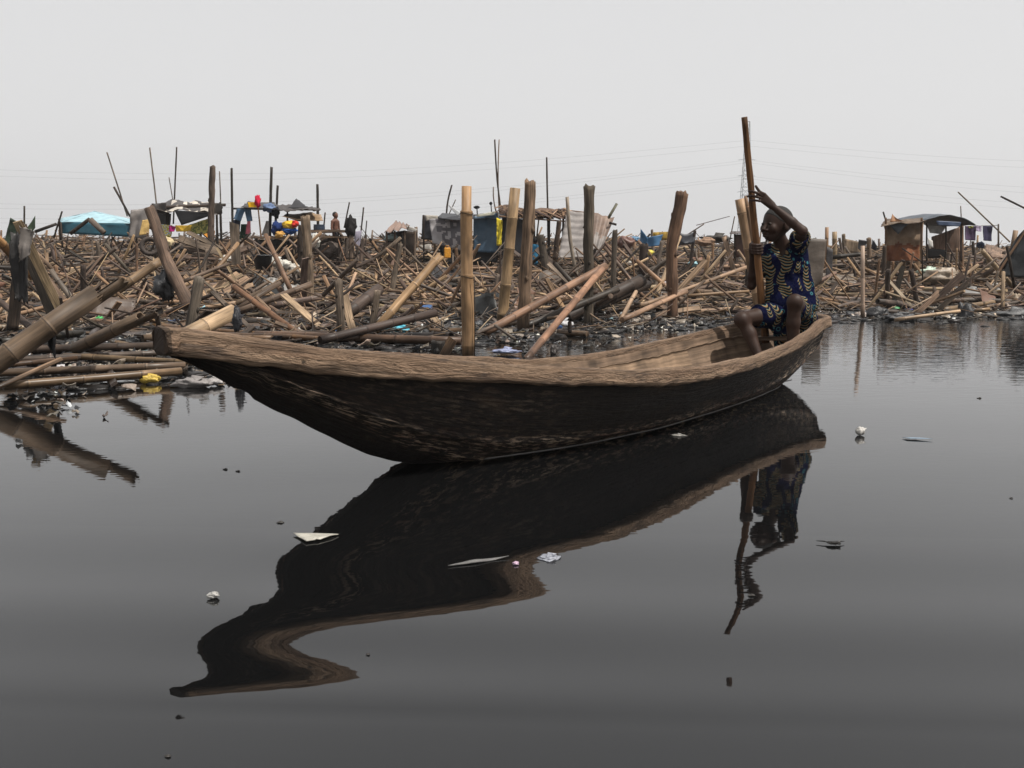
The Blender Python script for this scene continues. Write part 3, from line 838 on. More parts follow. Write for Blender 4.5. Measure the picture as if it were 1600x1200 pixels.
    b.chain([lWr+wv*.020-acr*.006+np.array([0, .018, 0]), P(1193, 311, 6.29), P(1183, 305, 6.315)], [.013, .0105, .0085], .006)  # thumb behind pole
    b.cut((0, 0, .085), (0, 0, -1))
    b.mesh('body', M['skin'], root, tuple(O))
    # eyes
    for s in (-1, 1):
        e = C+(fv*.0745+uv_*.006+rv*s*.027)*q_
        x = SDF(e-.02, e+.02, .0014); x.ell(e-fv*.002, (.0098, .0098, .0098), None, 0); eo = x.mesh('eye', M['eye'], root, tuple(O))
        e2 = e+fv*.0048
        x = SDF(e2-.02, e2+.02, .0014); x.ell(e2, (.0064, .0064, .0064), None, 0)
        io = x.mesh('iris', M['iris'], root, tuple(O)); io.parent = eo
    # hair cap
    hC = C+(uv_*.020-fv*.018)*q_
    x = SDF(hC-.12, hC+.12, .003); x.ell(hC, (.073*q_, .094*q_, .084*q_), rot, 0)
    x.cut(C+fv*.062+uv_*.058, tuple(fv*.75-uv_*.62)); x.cut(C-uv_*.022-fv*.056, tuple(-uv_*.85+fv*.45))
    x.mesh('hair', M['hair'], root, tuple(O))
    # shirt
    def fold(s, amp, fr=38.):
        sl, X, Y, Z = s.sub(s.lo, s.lo+s.h*s.n)
        s.g = s.g+(amp*np.sin(fr*(X+.35*Z)+4*np.sin(9*Z+3*X))*np.sin(21*Z+13*Y+2*np.sin(17*X))).astype(np.float32)
    t = SDF(lo, hi+np.array([.04, .06, 0]), .0048)
    wa = P(1234, 455, 6.48); hem = P(1236, 480, 6.46)
    t.cone(rSh+np.array([.018, 0, .004]), lSh+np.array([-.005, 0, .004]), .056, .056, .03)
    t.cone(P(1224, 400, 6.46), P(1225, 389, 6.46), .075, .052, .03)
    t.ell(chest, (.120, .105, .13), None, .03); t.ell(wa, (.132, .118, .13), None, .04); t.ell(hem+np.array([0.015, 0, 0.01]), (.155, .13, .085), None, .05)
    t.cone(lSh, lSh*.42+lEl*.58, .060, .066, .02); t.cone(rSh, rSh*.5+rEl*.5, .055, .060, .02)
    t.cone(P(1250, 405, 6.46), P(1263, 474, 6.46), .055, .055, .06)
    t.cone(P(1207, 408, 6.44), P(1206, 470, 6.42), .040, .042, .05)
    fold(t, .0045)
    x = neck+np.array([-.014, -.035, .024]); t.ell(x, (.052, .060, .032), None, .01, True); t.ell(x+np.array([-.006, -.03, -.032]), (.022, .045, .055), None, .008, True)
    # sleeve opening
    sd_ = (lEl-lSh)/np.linalg.norm(lEl-lSh); t.ell(lSh*.36+lEl*.64+sd_*.035, (.045, .045, .045), None, .006, True)
    t.cut(P(1230, 494, 6.46), (0, 0, -1)); t.cut(np.array([0, 0, .94+.30]), (0, 0, 1))
    t.mesh('shirt', M['print'], root, tuple(O))
    c = SDF(P(1215, 400, 6.4)-.1, P(1215, 400, 6.4)+np.array([.14, .14, .14]), .003)
    # shorts
    t = SDF(lo, hi+np.array([.05, .06, -.5]), .0048)
    t.ell(hipC+np.array([.01, 0, -.02]), (.135, .12, .085), None, .03)
    t.chain([rHip, rHip*.52+rKn*.48], [.088, .080], .03); t.chain([lHip, lHip*.45+lKn*.55], [.09, .085], .03)
    t.cone(P(1252, 488, 6.4), P(1268, 500, 6.45), .05, .040, .03)
    t.chain([P(1216, 492, 6.36), P(1214, 515, 6.36)], [.055, .034], .03)
    t.chain([P(1222, 500, 6.42), P(1222, 545, 6.42)], [.06, .055], .03)
    t.chain([P(1262, 495, 6.46), P(1256, 540, 6.42)], [.045, .03], .03)
    fold(t, .005, 45.)
    t.mesh('shorts', M['print'], root, tuple(O))
boy()
#PART2
# ------------------------------------------------------------------ sticks, canes, posts placed by hand
def gD(py, z=.04): return (H-z)*F/(py-388)
def cane_mesh(mb, p0, p1, r0, r1, tint, near=True, seed=0, hollow=(False, True), bend=0.0, nodes=True, sides=None, rag=0.0):
    p0, p1 = Vector(p0), Vector(p1); L = (p1-p0).length; t = (p1-p0).normalized()
    sd_ = t.cross(Vector((0, 1, .2))).normalized()
    pts = [0.0]; sp = .30+.12*((seed*.37) % 1); x = sp*(.3+.5*((seed*.61) % 1)); marks = {}
    if nodes:
        while x < L-.03:
            for dx, k, c in ((-.014, 1.0, 1.0), (-.004, 1.07, .55), (.004, 1.05, 1.25), (.016, 1.0, 1.05)):
                pts.append(x+dx); marks[len(pts)-1] = (k, c)
            x += sp*(1+.15*math.sin(x*5+seed))
    pts.append(L); path = []; rad = []; tints = []
    for i, s in enumerate(pts):
        f = s/L; k, c = marks.get(i, (1.0, 1.0))
        path.append(p0.lerp(p1, f)+sd_*bend*math.sin(PI*f)); rad.append((r0+(r1-r0)*f)*k)
        cc = tuple(min(1, q*c*(1+.08*math.sin(seed+int(s/sp)))) for q in tint); tints.append(cc)
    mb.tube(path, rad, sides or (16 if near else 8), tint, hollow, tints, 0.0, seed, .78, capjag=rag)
def post_mesh(mb, p0, p1, r0, r1, tint, seed=0, bend=0.0, sides=14, flare=0.0, rough=.22, n=None, via=None):
    p0, p1 = Vector(p0), Vector(p1); L = (p1-p0).length; t = (p1-p0).normalized(); s_ = t.cross(Vector((0, 1, .2))).normalized()
    n = n or max(8, int(L/.05)); path = []; rad = []
    for i in range(n+1):
        f = i/n; q = p0.lerp(p1, f)
        if via is not None:
            vx = Vector(via[0]); vf = via[1]
            q = p0.lerp(vx, f/vf) if f < vf else vx.lerp(p1, (f-vf)/(1-vf))
        q = q+s_*(bend*math.sin(PI*f)+r0*.22*mn.noise(Vector((f*L*1.6, seed*1.3, 0))))
        path.append(q); r = r0+(r1-r0)*f
        if flare and f > .9: r *= 1+flare*(f-.9)*10
        rad.append(r*(1+.10*mn.noise(Vector((f*L*4, seed*2.1, 3)))))
    mb.tube(path, rad, sides, tint, (False, False), None, rough, seed, capjag=r1*.9)
    if sides >= 14:
        for q in range(2+seed % 3):
            f = ((seed*.31+q*.29) % .8)+.12; i = int(f*n); a = (seed*1.7+q*2.3) % 3.1-3.1
            c = path[i]+(s_*math.cos(a)+Vector((0, 1, 0))*math.sin(a))*rad[i]*.82
            mb.blob(c, rad[i]*(.30+.12*(q % 2)), tuple(x*.55 for x in tint), seed+q, 6, .5, (1, 1, 1.5), 2)
SN = [0]
NAMES = {'B': 'bamboo_cane', 'P': 'wooden_post', 'K': 'wooden_plank', 'S': 'thin_stick', 'T': 'thin_pole'}
CATS = {'B': 'bamboo', 'P': 'post', 'K': 'plank', 'S': 'stick', 'T': 'pole'}
def stick(kind, x0, y0, x1, y1, wpx, col, label, D0=None, D1=None, **k):
    SN[0] += 1; sd_ = SN[0]
    if D0 is None: D0 = gD(y0)
    if D1 is None: D1 = D0
    p0, p1 = at(x0, y0, D0), at(x1, y1, D1)
    if k.get('sink', True) and kind in 'PBTSK' and p0.z < .5 and abs(y1-y0) > 40:
        p0 = p0+(p0-p1).normalized()*.15
    r0, r1 = wpx*pxs(D0)/2, k.get('w1', wpx*.9)*pxs(D1)/2
    col = jt(col, .06); mb = MB(); mat = 'wood'
    if kind == 'B': cane_mesh(mb, p0, p1, r0, r1, col, True, sd_, k.get('hollow', (False, True)), k.get('bend', 0.0), True, None, k.get('rag', 0.0)); mat = 'cane'
    elif kind == 'P': post_mesh(mb, p0, p1, r0, r1, col, sd_, k.get('bend', 0.0), 14, k.get('flare', 0.), k.get('rough', .22), None, k.get('via'))
    elif kind == 'K': mb.plank(p0, p1, r0*2, max(.02, r0*.5), k.get('nrm', (.25, -1, .35)), col, 5, k.get('warp', .0), sd_, r0*.9)
    else: post_mesh(mb, p0, p1, r0, r1, col, sd_, k.get('bend', 0.0), 8, 0, .12, max(6, int((p1-p0).length/.15)), k.get('via'))
    o = mb.build(k.get('name', NAMES[kind]), mat, None, p0); tag(o, label, CATS[kind], k.get('group'))
    return o
# -- left foreground
def broken_bamboo(x0, y0, D0, x1, y1, D1, wpx, label, f=.86, opn=(-.4, -.2, 1), col=(.15, .108, .072)):
    SN[0] += 1
    p0, p1 = at(x0, y0, D0), at(x1, y1, D1); r = wpx*pxs(D1)/2; pm = p0.lerp(p1, f); mb = MB()
    t = (p1-p0).normalized()
    cane_mesh(mb, p0, pm, r*1.05, r, col, True, SN[0]+2, (False, True), 0, True, 24, r*.5)
    o = mb.build('broken_bamboo', 'cane', None, p0); tag(o, label, 'bamboo')
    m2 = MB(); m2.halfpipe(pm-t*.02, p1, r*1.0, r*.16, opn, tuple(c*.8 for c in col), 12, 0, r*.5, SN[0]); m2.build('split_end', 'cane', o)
    return o
broken_bamboo(-95, 628, 5.85, 187, 434, 6.5, 32, 'thick broken bamboo trunk rising from the left edge with a split open end', .86)
broken_bamboo(118, 545, 7.6, 248, 483, 7.2, 20, 'shorter broken bamboo with split dark end above the floating poles', .80)
stick('S', -30, 592, 100, 508, 7, RED, 'thin reddish stick slanting under the thick broken bamboo trunk', 6.0, 6.25, sink=False)
stick('S', -30, 618, 95, 561, 8, (.24, .17, .11), 'thin greyish stick slanting into the water at the lower left', 5.7, 6.1, sink=False)
stick('B', 270, 535, 365, 487, 27, (.62, .47, .30), 'short pale cream bamboo log sticking out behind the boat bow', 8.5, 9.0)
for a in [(-60, 549, 252, 541, 15, (.10, .075, .055), 'dark brown floating pole, farthest of the floating poles at left'),
          (-60, 566, 270, 551, 11, GREY, 'grey floating pole lying just below the dark brown one at left'),
          (100, 556, 300, 566, 10, TAN, 'tan floating pole ending under the boat bow'),
          (-60, 585, 290, 571, 13, (.34, .24, .16), 'pinkish tan floating pole across the middle of the left raft'),
          (5, 603, 283, 580, 14, (.38, .26, .16), 'nearest tan floating pole along the open water at left'),
          (-60, 577, 120, 560, 9, BROWN, 'short brown floating pole beneath the thick broken bamboo'),
          (120, 500, 520, 531, 9, (.34, .20, .10), 'long orange brown cane lying across the mud behind the boat bow'),
          (300, 523, 560, 528, 10, (.2, .13, .09), 'brown cane resting just behind the bow gunwale'),
          (400, 524, 722, 533, 15, (.20, .125, .08), 'long smooth brown cane lying behind the boat left of the tall bamboo post'),
          (0, 534, 130, 520, 12, CHAR, 'black waterlogged log at the far left')]:
    D0, D1 = (H-.06)*F/(a[1]-388), (H-.06)*F/(a[3]-388)
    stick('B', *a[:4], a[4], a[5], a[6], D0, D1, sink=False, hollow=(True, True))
for a in [(170, 572, 178, 600, 9, GREY, 'short grey plank tied across the floating poles under the small yellow packet'), (112, 536, 121, 562, 8, GREY, 'short grey plank tied across the floating poles beside the hanging black rag')]:
    stick('K', *a[:4], a[4], a[5], a[6], gD(a[1]), gD(a[3]), sink=False)
# -- left mid ground
stick('K', 97, 490, 27, 345, 13, (.47, .35, .22), 'pale sawn plank leaning left over the rubble beside the black rag', 9.2, 8.8)
stick('K', 82, 494, 44, 400, 14, CHAR, 'charred board leaning just behind the pale sawn plank', 9.3, 9.2)
stick('B', 52, 432, -15, 362, 15, (.36, .22, .09), 'orange bamboo leaning left behind the black rag', 13, 12)
stick('P', 22, 490, 34, 352, 17, DARK, 'dark stump carrying the long black rag', 9.0)
stick('P', 290, 462, 234, 325, 20, (.17, .125, .09), 'thick crooked trunk leaning left in front of the worn tyre', 12, 12.4, via=(at(263, 412, 12.2), .42), w1=16)
stick('B', 178, 457, 250, 408, 15, (.30, .21, .12), 'bamboo leaning against the foot of the crooked trunk', 12.6, 13)
stick('P', 329, 402, 332, 260, 10, (.14, .105, .08), 'tallest dark round post in front of the tarp shack', 22)
for a in [(199, 338, 167, 238, 3, GREY, 'thin bare pole leaning left above the light blue canopy'), (203, 338, 178, 292, 4.5, DARK, 'short dark pole leaning left over the edge of the light blue canopy'),
          (247, 340, 234, 231, 3, GREY, 'slender pole left of the patched tarp roof, its tip leaning left'), (271, 350, 276, 230, 3.2, DARK, 'slender upright pole through the middle of the patched tarp roof'),
          (273, 330, 264, 277, 2, GREY, 'short hair-thin pole leaning left over the patched tarp roof'), (346, 350, 343, 268, 2.5, GREY, 'faint thin pole right of the tallest dark round post'),
          (364, 392, 362, 263, 5, CHAR, 'black pole at the left end of the clothes-hung rooflet'), (421, 395, 424, 261, 6, CHAR, 'tallest black pole through the clothes-hung rooflet'),
          (430, 360, 434, 290, 5, CHAR, 'shorter black pole right beside the tallest black pole'), (497, 362, 496, 288, 5.5, CHAR, 'black pole at the right end of the clothes-hung rooflet'),
          (506, 355, 508, 332, 3, DARK, 'short black stub left of the standing child'), (538, 356, 546, 316, 3, DARK, 'thin dark pole leaning right beside the black draped post'),
          (562, 385, 568, 324, 3, DARK, 'thin dark pole leaning right, just right of the black draped post'), (569, 390, 573, 345, 2.6, DARK, 'short dark pole second right of the black draped post'),
          (697, 340, 706, 289, 3.5, DARK, 'crooked dark branch standing over the left of the tarpaulin house'), (700, 338, 712, 312, 2, GREY, 'tiny twig leaning right over the tarpaulin house'),
          (783, 332, 773, 218, 3.2, DARK, 'tall wavy dark branch above the yellow curtain'), (780, 332, 780, 218, 2.4, BROWN, 'tall straight thin stick beside the wavy dark branch'),
          (775, 330, 771, 292, 2.5, GREY, 'short grey stick left of the wavy dark branch'), (857, 390, 854, 246, 3.6, DARK, 'tall lone dark pole rising through the thatched roof'),
          (838, 375, 842, 340, 3, DARK, 'dark support pole under the thatched roof'), (1503, 362, 1501, 322, 2.2, GREY, 'hair-thin pole rising from the domed tarp shack'),
          (1578, 378, 1497, 300, 3, (.24, .18, .12), 'long thin pole leaning left over the clothes line at right'), (1640, 345, 1564, 307, 4, DARK, 'knotty dark pole leaning in from the right edge'),
          (1388, 358, 1380, 331, 3.5, CHAR, 'short black stick on the left corner of the rust coloured shack'), (1066, 372, 1100, 350, 2.5, GREY, 'thin pole slanting up from the hanging dark tarp'),
          (1088, 352, 1140, 338, 1.5, GREY, 'fine wire-like twig left of the split post behind the boy')]:
    D = 27 if a[1] < 370 else 24
    stick('T', *a[:4], a[4]*.8, a[5], a[6], D, D, bend=.03 if 'wavy' in a[6] or 'crooked' in a[6] else 0)
stick('P', 483, 452, 477, 338, 15, (.24, .18, .125), 'stout upright post in front of the wooden platform', 14)
stick('P', 470, 440, 471, 352, 11, DARK, 'dark post half hidden behind the stout upright post', 17)
stick('B', 449, 442, 415, 367, 8, (.24, .15, .09), 'brown cane leaning left in front of the black tub', 13.5, 14)
stick('K', 369, 410, 366, 350, 14, GREY, 'grey upright board left of the black tub', 19)
stick('B', 335, 425, 372, 380, 7, TAN, 'tan cane leaning right in front of the grey upright board', 15, 15.5)
stick('B', 372, 383, 392, 364, 3.4, DARK, 'thin dark cane tip pointing up right of the grey upright board', 15.5, 15.5)
stick('B', 278, 443, 358, 412, 6, (.17, .12, .09), 'thin dark cane crossing in front of the tan cane', 12.6, 13)
stick('B', 460, 517, 365, 448, 10, (.24, .135, .075), 'reddish brown cane slanting down to the right behind the bow', 9.6, 10.6)
for i, a in enumerate([(370, 488, 487, 444, 11), (362, 478, 452, 434, 8), (372, 482, 438, 442, 8), (398, 483, 470, 455, 7), (372, 470, 420, 440, 6)]):
    stick('B', *a[:4], a[4], (.16, .115, .08), ['lowest longest', 'uppermost', 'second highest', 'rightmost', 'leftmost'][i]+' dark cane fanned left of the stout upright post', gD(a[1], .1), gD(a[1], .1)+.4, sink=False, group='fan of slanting dark canes')
for i, a in enumerate([(305, 468, 372, 426, 7), (318, 468, 378, 429, 6), (330, 470, 387, 434, 9), (312, 472, 395, 445, 7)]):
    stick('K', *a[:4], a[4], (.52, .38, .25), ['leftmost', 'second', 'widest', 'lowest'][i]+' of the four fresh pale slats fanned in the rubble', gD(a[1], .14)+1.0, gD(a[1], .14)+1.6, sink=False, group='fresh pale slats')
stick('B', 425, 478, 503, 464, 10, GREY, 'weathered grey bamboo lying short of the two stumps', 12.6, 12.8, sink=False, hollow=(True, True))
stick('P', 300, 500, 312, 435, 17, (.17, .14, .115), 'splintered grey stump rising behind the cream bamboo log', 9.6)
stick('P', 532, 513, 529, 437, 13, GREY, 'grey round stump, tallest of the two stumps behind the boat', 9.6)
stick('K', 549, 508, 538, 462, 12, (.5, .38, .26), 'pale split wedge leaning on the grey round stump', 9.8)
stick('B', 540, 492, 592, 452, 20, (.09, .065, .05), 'dark hollow bamboo leaning right of the pale split wedge', 10.4, 11)
stick('P', 583, 502, 590, 454, 12, GREY, 'short jagged stump right of the dark hollow bamboo', 10.4)
stick('B', 600, 500, 688, 400, 14, (.42, .28, .16), 'tan bamboo leaning right with a splintered tip left of the tall bamboo post', 10.0, 10.6, rag=.05)
stick('B', 500, 532, 680, 489, 14, (.075, .055, .045), 'long blackened cane lying behind the boat', 8.6, 9.6, sink=False)
stick('K', 690, 562, 709, 527, 15, (.40, .26, .16), 'splintered plank stub at the end of the smooth brown cane', 7.9)
stick('P', 683, 566, 683, 533, 22, CHAR, 'black square stub holding the smooth brown cane', 8.1)
stick('S', 735, 560, 722, 540, 5, RED, 'short reddish stick at the foot of the tall bamboo post', 7.9)
# the tall posts
def tall_bamboo():
    p0 = at(731, 600, 7.8); pn = at(731, 331, 7.8); p1 = at(731, 291, 7.8); mb = MB()
    mb2 = []
    r = 19*pxs(7.8)/2; path = []; rad = []; tints = []; c = (.50, .32, .17)
    L = p1.z-p0.z
    for s in sorted([0, L]+[at(731, y, 7.8).z-p0.z+d for y in (540, 430, 331) for d in (-.012, -.004, .004, .014)]+[L*.3, L*.5, L*.7]):
        zz = p0.z+s; py = proj((p0.x, p0.y, zz))[1]
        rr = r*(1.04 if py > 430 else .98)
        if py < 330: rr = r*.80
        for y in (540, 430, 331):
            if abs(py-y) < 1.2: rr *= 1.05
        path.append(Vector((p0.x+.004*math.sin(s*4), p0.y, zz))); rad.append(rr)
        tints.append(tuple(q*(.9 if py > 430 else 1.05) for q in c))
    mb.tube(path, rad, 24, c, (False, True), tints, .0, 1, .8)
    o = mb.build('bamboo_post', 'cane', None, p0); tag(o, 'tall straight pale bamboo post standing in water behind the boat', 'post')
    m = MB(); m.tube([at(741.5, 575, 7.76), at(742, 480, 7.76), at(741, 432, 7.74)], .004, 6, (.05, .035, .025)); m.build('vine', 'wood', o)
    for y in (334, 433):
        m = MB(); z = at(731, y, 7.8).z; rr = r*1.06
        m.tube([Vector((p0.x+rr*math.cos(t), p0.y+rr*math.sin(t), z+.006*math.sin(t*2))) for t in [2*PI*i/16 for i in range(17)]], .003, 5, (.04, .03, .02)); m.build('wire_tie', 'wood', o)
tall_bamboo()
stick('B', 784, 506, 805, 294, 17, (.38, .255, .145), 'leaning bamboo post with a broken notch top, left of the leaning pair', 11.4, 11.4, w1=16)
def notch():
    m = MB(); m.halfpipe(at(802, 310, 11.38), at(806, 281, 11.38), 5.2*pxs(11.4), .012, (0, 1, 0), (.30, .18, .08), 8, 0, .05, 3)
    m.build('broken_tip', 'cane', bpy.data.objects[[o.name for o in bpy.data.objects if o.get('label', '').startswith('leaning bamboo post with a broken')][0]])
stick('P', 817, 517, 828, 283, 19, (.27, .185, .125), 'leaning knotty wooden post, right of the leaning pair', 10.4, w1=18, rough=.3)
stick('P', 920, 508, 920, 291, 16.5, (.125, .10, .08), 'straight dark post with a flared top right of centre', 11.2, flare=.22, w1=15)
stick('P', 1052, 500, 1066, 302, 15, (.17, .105, .065), 'bent reddish brown post with a slant cut top left of the boy', 12.0, via=(at(1050, 385, 12), .58), w1=20)
stick('B', 772, 512, 946, 416, 13, (.26, .165, .10), 'long brown cane slanting up to the dark flared post', 9.8, 11.2)
stick('B', 822, 562, 940, 421, 12, (.34, .21, .13), 'straight reddish cane leaning right just behind the boat', 8.0, 10.2)
stick('S', 742, 522, 776, 508, 6, GREY, 'pale forked branch lying against the tall bamboo post', 9.4, 9.6, sink=False)
stick('S', 774, 509, 806, 531, 5, GREY, 'thin branch end slanting down beside the pale forked branch', 9.5, 8.9, sink=False)
for i, a in enumerate([(877, 500, 1003, 438, 22), (826, 508, 965, 452, 12), (905, 492, 1014, 444, 14)]):
    stick('B', *a[:4], a[4], (.06, .045, .035), ['thickest blackened bamboo of the dark bundle right of centre', 'thin blackened cane at the left of the dark bundle', 'blackened bamboo behind the thickest one of the dark bundle'][i], gD(a[1], .05), gD(a[1], .05)+.8, rag=.04)
stick('B', 972, 500, 1072, 455, 9, (.46, .32, .20), 'pale tan cane ending at the bent post', 11.0, 12.2, sink=False)
stick('B', 1030, 452, 1062, 370, 7, (.5, .36, .22), 'curved pale cane leaning behind the bent post', 14, 15)
stick('P', 957, 480, 961, 360, 8.5, (.13, .105, .085), 'slim square post right of the dark flared post', 13.5)
stick('P', 1005, 430, 1006, 382, 15, DARK, 'short wide dark post with a flat top', 18)
stick('P', 853, 422, 844, 367, 12, (.10, .08, .065), 'short dark post leaning left beside the knotty post', 19)
stick('T', 906, 445, 886, 308, 6, (.36, .31, .26), 'pale crooked branch standing left of the corrugated sheet', 17, 17, bend=.05)
for a in [(753, 428, 747, 372, 6, TAN, 'tan stick leaning left in front of the blue tarpaulin'), (787, 405, 752, 353, 4.5, GREY, 'grey stick leaning left across the blue tarpaulin'),
          (808, 428, 756, 390, 7, (.45, .34, .24), 'pale cane slanting down to the leaning bamboo post'), (589, 385, 592, 337, 7, DARK, 'dark stake of the narrow A-frame left of the tin-roofed hut'),
          (601, 375, 594, 338, 4, DARK, 'thin stake closing the narrow A-frame'), (706, 428, 713, 362, 9, GREY, 'grey stake right of the orange jerrycan'),
          (692, 422, 691, 365, 6, DARK, 'dark stake left of the orange jerrycan'), (650, 420, 650, 355, 5.5, (.26, .19, .14), 'square stake at the corner of the tin-roofed hut'),
          (464, 430, 461, 355, 5, GREY, 'thin stake under the platform beside the stout post'), (1155, 452, 1131, 370, 8, (.36, .26, .17), 'tan cane of the crossed pair left of the boy'),
          (1124, 438, 1134, 368, 6, GREY, 'grey cane of the crossed pair left of the boy')]:
    stick('B' if a[4] > 6.5 else 'P', *a[:4], a[4], a[5], a[6], gD(a[1], .25 if a[1] < 440 else .1))
# behind / right of the boy
stick('B', 1187, 482, 1156, 311, 17, (.42, .29, .17), 'broad split bamboo standing behind the boy', 9.5, 9.5)
stick('B', 1182, 410, 1165, 306, 6, (.30, .19, .11), 'narrow brown cane leaning against the broad split bamboo', 9.3, 9.3)
stick('B', 1000, 478, 1168, 417, 6.5, (.40, .28, .18), 'long thin tan cane slanting up behind the boy', 12.6, 14, sink=False)
stick('B', 1075, 462, 1170, 455, 5, TAN, 'thin cane lying flat left of the boy', 13, 13.3, sink=False)
for a in [(1276, 445, 1272, 372, 9, 'P', DARK, 'dark stake beside the boy carrying the grey board'), (1291, 445, 1292, 355, 6, 'B', TAN, 'thin tan stake at the right end of the grey board'), (1304, 440, 1304, 362, 8, 'B', (.40, .29, .18), 'tan bamboo stake, first right of the grey board'),
          (1318, 432, 1318, 366, 6, 'P', (.22, .17, .12), 'brown stake, second right of the grey board'), (1348, 492, 1348, 384, 6.5, 'B', (.62, .5, .38), 'whitish straight pole standing at the water edge right of the boat'),
          (1342, 460, 1331, 408, 4, 'P', DARK, 'thin dark stick leaning left beside the whitish pole'), (1387, 442, 1389, 348, 9, 'P', (.24, .18, .13), 'stout stake in front of the rust coloured shack'),
          (1360, 435, 1357, 372, 8, 'P', (.26, .19, .13), 'stake with a knobbed top left of the rust coloured shack'), (1431, 445, 1439, 347, 8.5, 'B', (.36, .25, .15), 'tan stake leaning right before the rust coloured shack'),
          (1477, 432, 1478, 364, 8, 'P', (.16, .13, .11), 'grey brown stake below the domed tarp'), (1502, 440, 1502, 352, 7.5, 'B', (.27, .17, .10), 'reddish stake at the right corner of the domed tarp shack'),
          (1525, 428, 1520, 377, 5, 'P', DARK, 'dark stake under the left of the clothes line'), (1543, 442, 1545, 388, 8, 'P', (.22, .17, .12), 'short stake under the right of the clothes line'),
          (1571, 452, 1587, 360, 8, 'B', (.30, .22, .14), 'tan stake leaning right beside the black tent'), (1416, 430, 1417, 395, 5, 'P', GREY, 'short grey stake under the white cloth'),
          (1366, 475, 1374, 405, 4, 'P', BROWN, 'thin brown stick leaning right of the whitish pole'), (1394, 482, 1411, 414, 8, 'K', CHAR, 'dark board leaning right at the water edge right of the whitish pole'),
          (1429, 484, 1387, 437, 5.5, 'K', (.55, .45, .34), 'pale batten crossing the dark leaning board'), (1447, 482, 1503, 430, 11, 'K', (.13, .09, .07), 'broad dark plank of the stack leaning right at the water edge'),
          (1462, 488, 1514, 441, 8, 'K', (.11, .08, .065), 'lower dark plank of the stack leaning right'), (1432, 490, 1467, 457, 8, 'K', (.48, .36, .25), 'pale plank under the dark stack'),
          (1398, 500, 1500, 486, 6, 'B', (.52, .40, .27), 'pale cane floating along the water edge below the dark stack'), (1505, 487, 1546, 483, 6, 'B', (.50, .36, .2), 'short yellowish cane right of the black lump'),
          (1405, 455, 1428, 425, 5, 'P', BROWN, 'brown stick leaning right behind the pale batten')]:
    stick(a[5], *a[:4], a[4], a[6], a[7], gD(a[1], .12 if a[1] < 450 else .04), None, sink=a[1] < 470 or a[0] == 1348)

# ------------------------------------------------------------------ scattered sticks: 2 kinds, biggest as individuals, rest one mass
def zone(px):
    for lim, t in ((110, 'near the left edge'), (225, 'below the blue canopy'), (330, 'around the crooked trunk'), (450, 'below the clothes-hung rooflet'), (560, 'below the standing child'), (690, 'below the tin-roofed hut'), (775, 'around the tall bamboo'), (870, 'around the leaning pair'), (985, 'around the flared post'), (1120, 'around the bent post'), (1285, 'behind the boy'), (1400, 'right of the stern'), (1500, 'below the domed tarp'), (9999, 'near the right edge')):
        if px < lim: return t
cand = []
def scatter(n, Dmin, Dmax, pw=1.0):
    for _ in range(n):
        D = (Dmin**pw+(Dmax**pw-Dmin**pw)*R.random())**(1/pw); u = R.uniform(-.60, .60)
        if D < shore(u)+R.uniform(-.5, 1.6): continue
        if R.random() < .5 and mn.noise(Vector((u*D*.7, D*.5, 11))) < -.12: continue
        x = u*D; L = min(2.6, R.lognormvariate(-.38, .6))*(1 if D > 13 else .85)
        if D > 24: L *= 1.15
        th = R.gauss(0, .6) if R.random() < .6 else R.uniform(0, PI)
        pit = R.gauss(0, .085) if R.random() < .84 else R.uniform(.15, 1.0)
        if abs(pit) > .15: L = min(L, 1.2)
        kind = 'K' if R.random() < .26 else 'B'
        r = R.choice((.006, .008, .010, .012, .014, .018, .022, .028, .036))*(1.1 if D > 24 else 1.25 if R.random() < .4 else 1)
        col = R.choice((TAN, TAN, PALE, (.38, .27, .18), (.42, .31, .21), (.30, .20, .13), (.27, .185, .125), GREY, GREY, (.18, .12, .085), (.18, .12, .085), (.13, .09, .07), DARK, DARK, MIDG, MIDG, MIDG, PALE, (.12, .09, .07), (.10, .075, .06), CHAR))
        z = terr(x, D)
        if D > 13: z += R.random()**1.5*float(np.interp(D, [13, 22, 35], [.05, .28, .36]))
        z = max(z, -.01)+r*R.uniform(-.2, 1.3)
        d = Vector((math.cos(th)*math.cos(pit), math.sin(th)*math.cos(pit), math.sin(abs(pit)) if abs(pit) > .15 else math.sin(pit)))
        if R.random() < .5: d.x, d.y = -d.x, -d.y
        p0 = Vector((x, D, z))-d*L*(.5 if abs(pit) < .15 else .12); p1 = p0+d*L
        if p0.y < 6.5 or (p0.y < 8.9 and -2 < p0.x < 4) or (p1.y < 8.9 and -2 < p1.x < 4): continue
        if min(p0.z, p1.z) < -.06 or min(proj(p0)[1], proj(p1)[1]) < (361 if x/D < .2 else 375): continue
        cand.append((r*2*L/D**2, kind, p0, p1, r, jt(col, .18), D))
scatter(1700, 9.0, 16, 1.6); scatter(7600, 12.5, 27, 1.3); scatter(6000, 24, 52, 1.2)
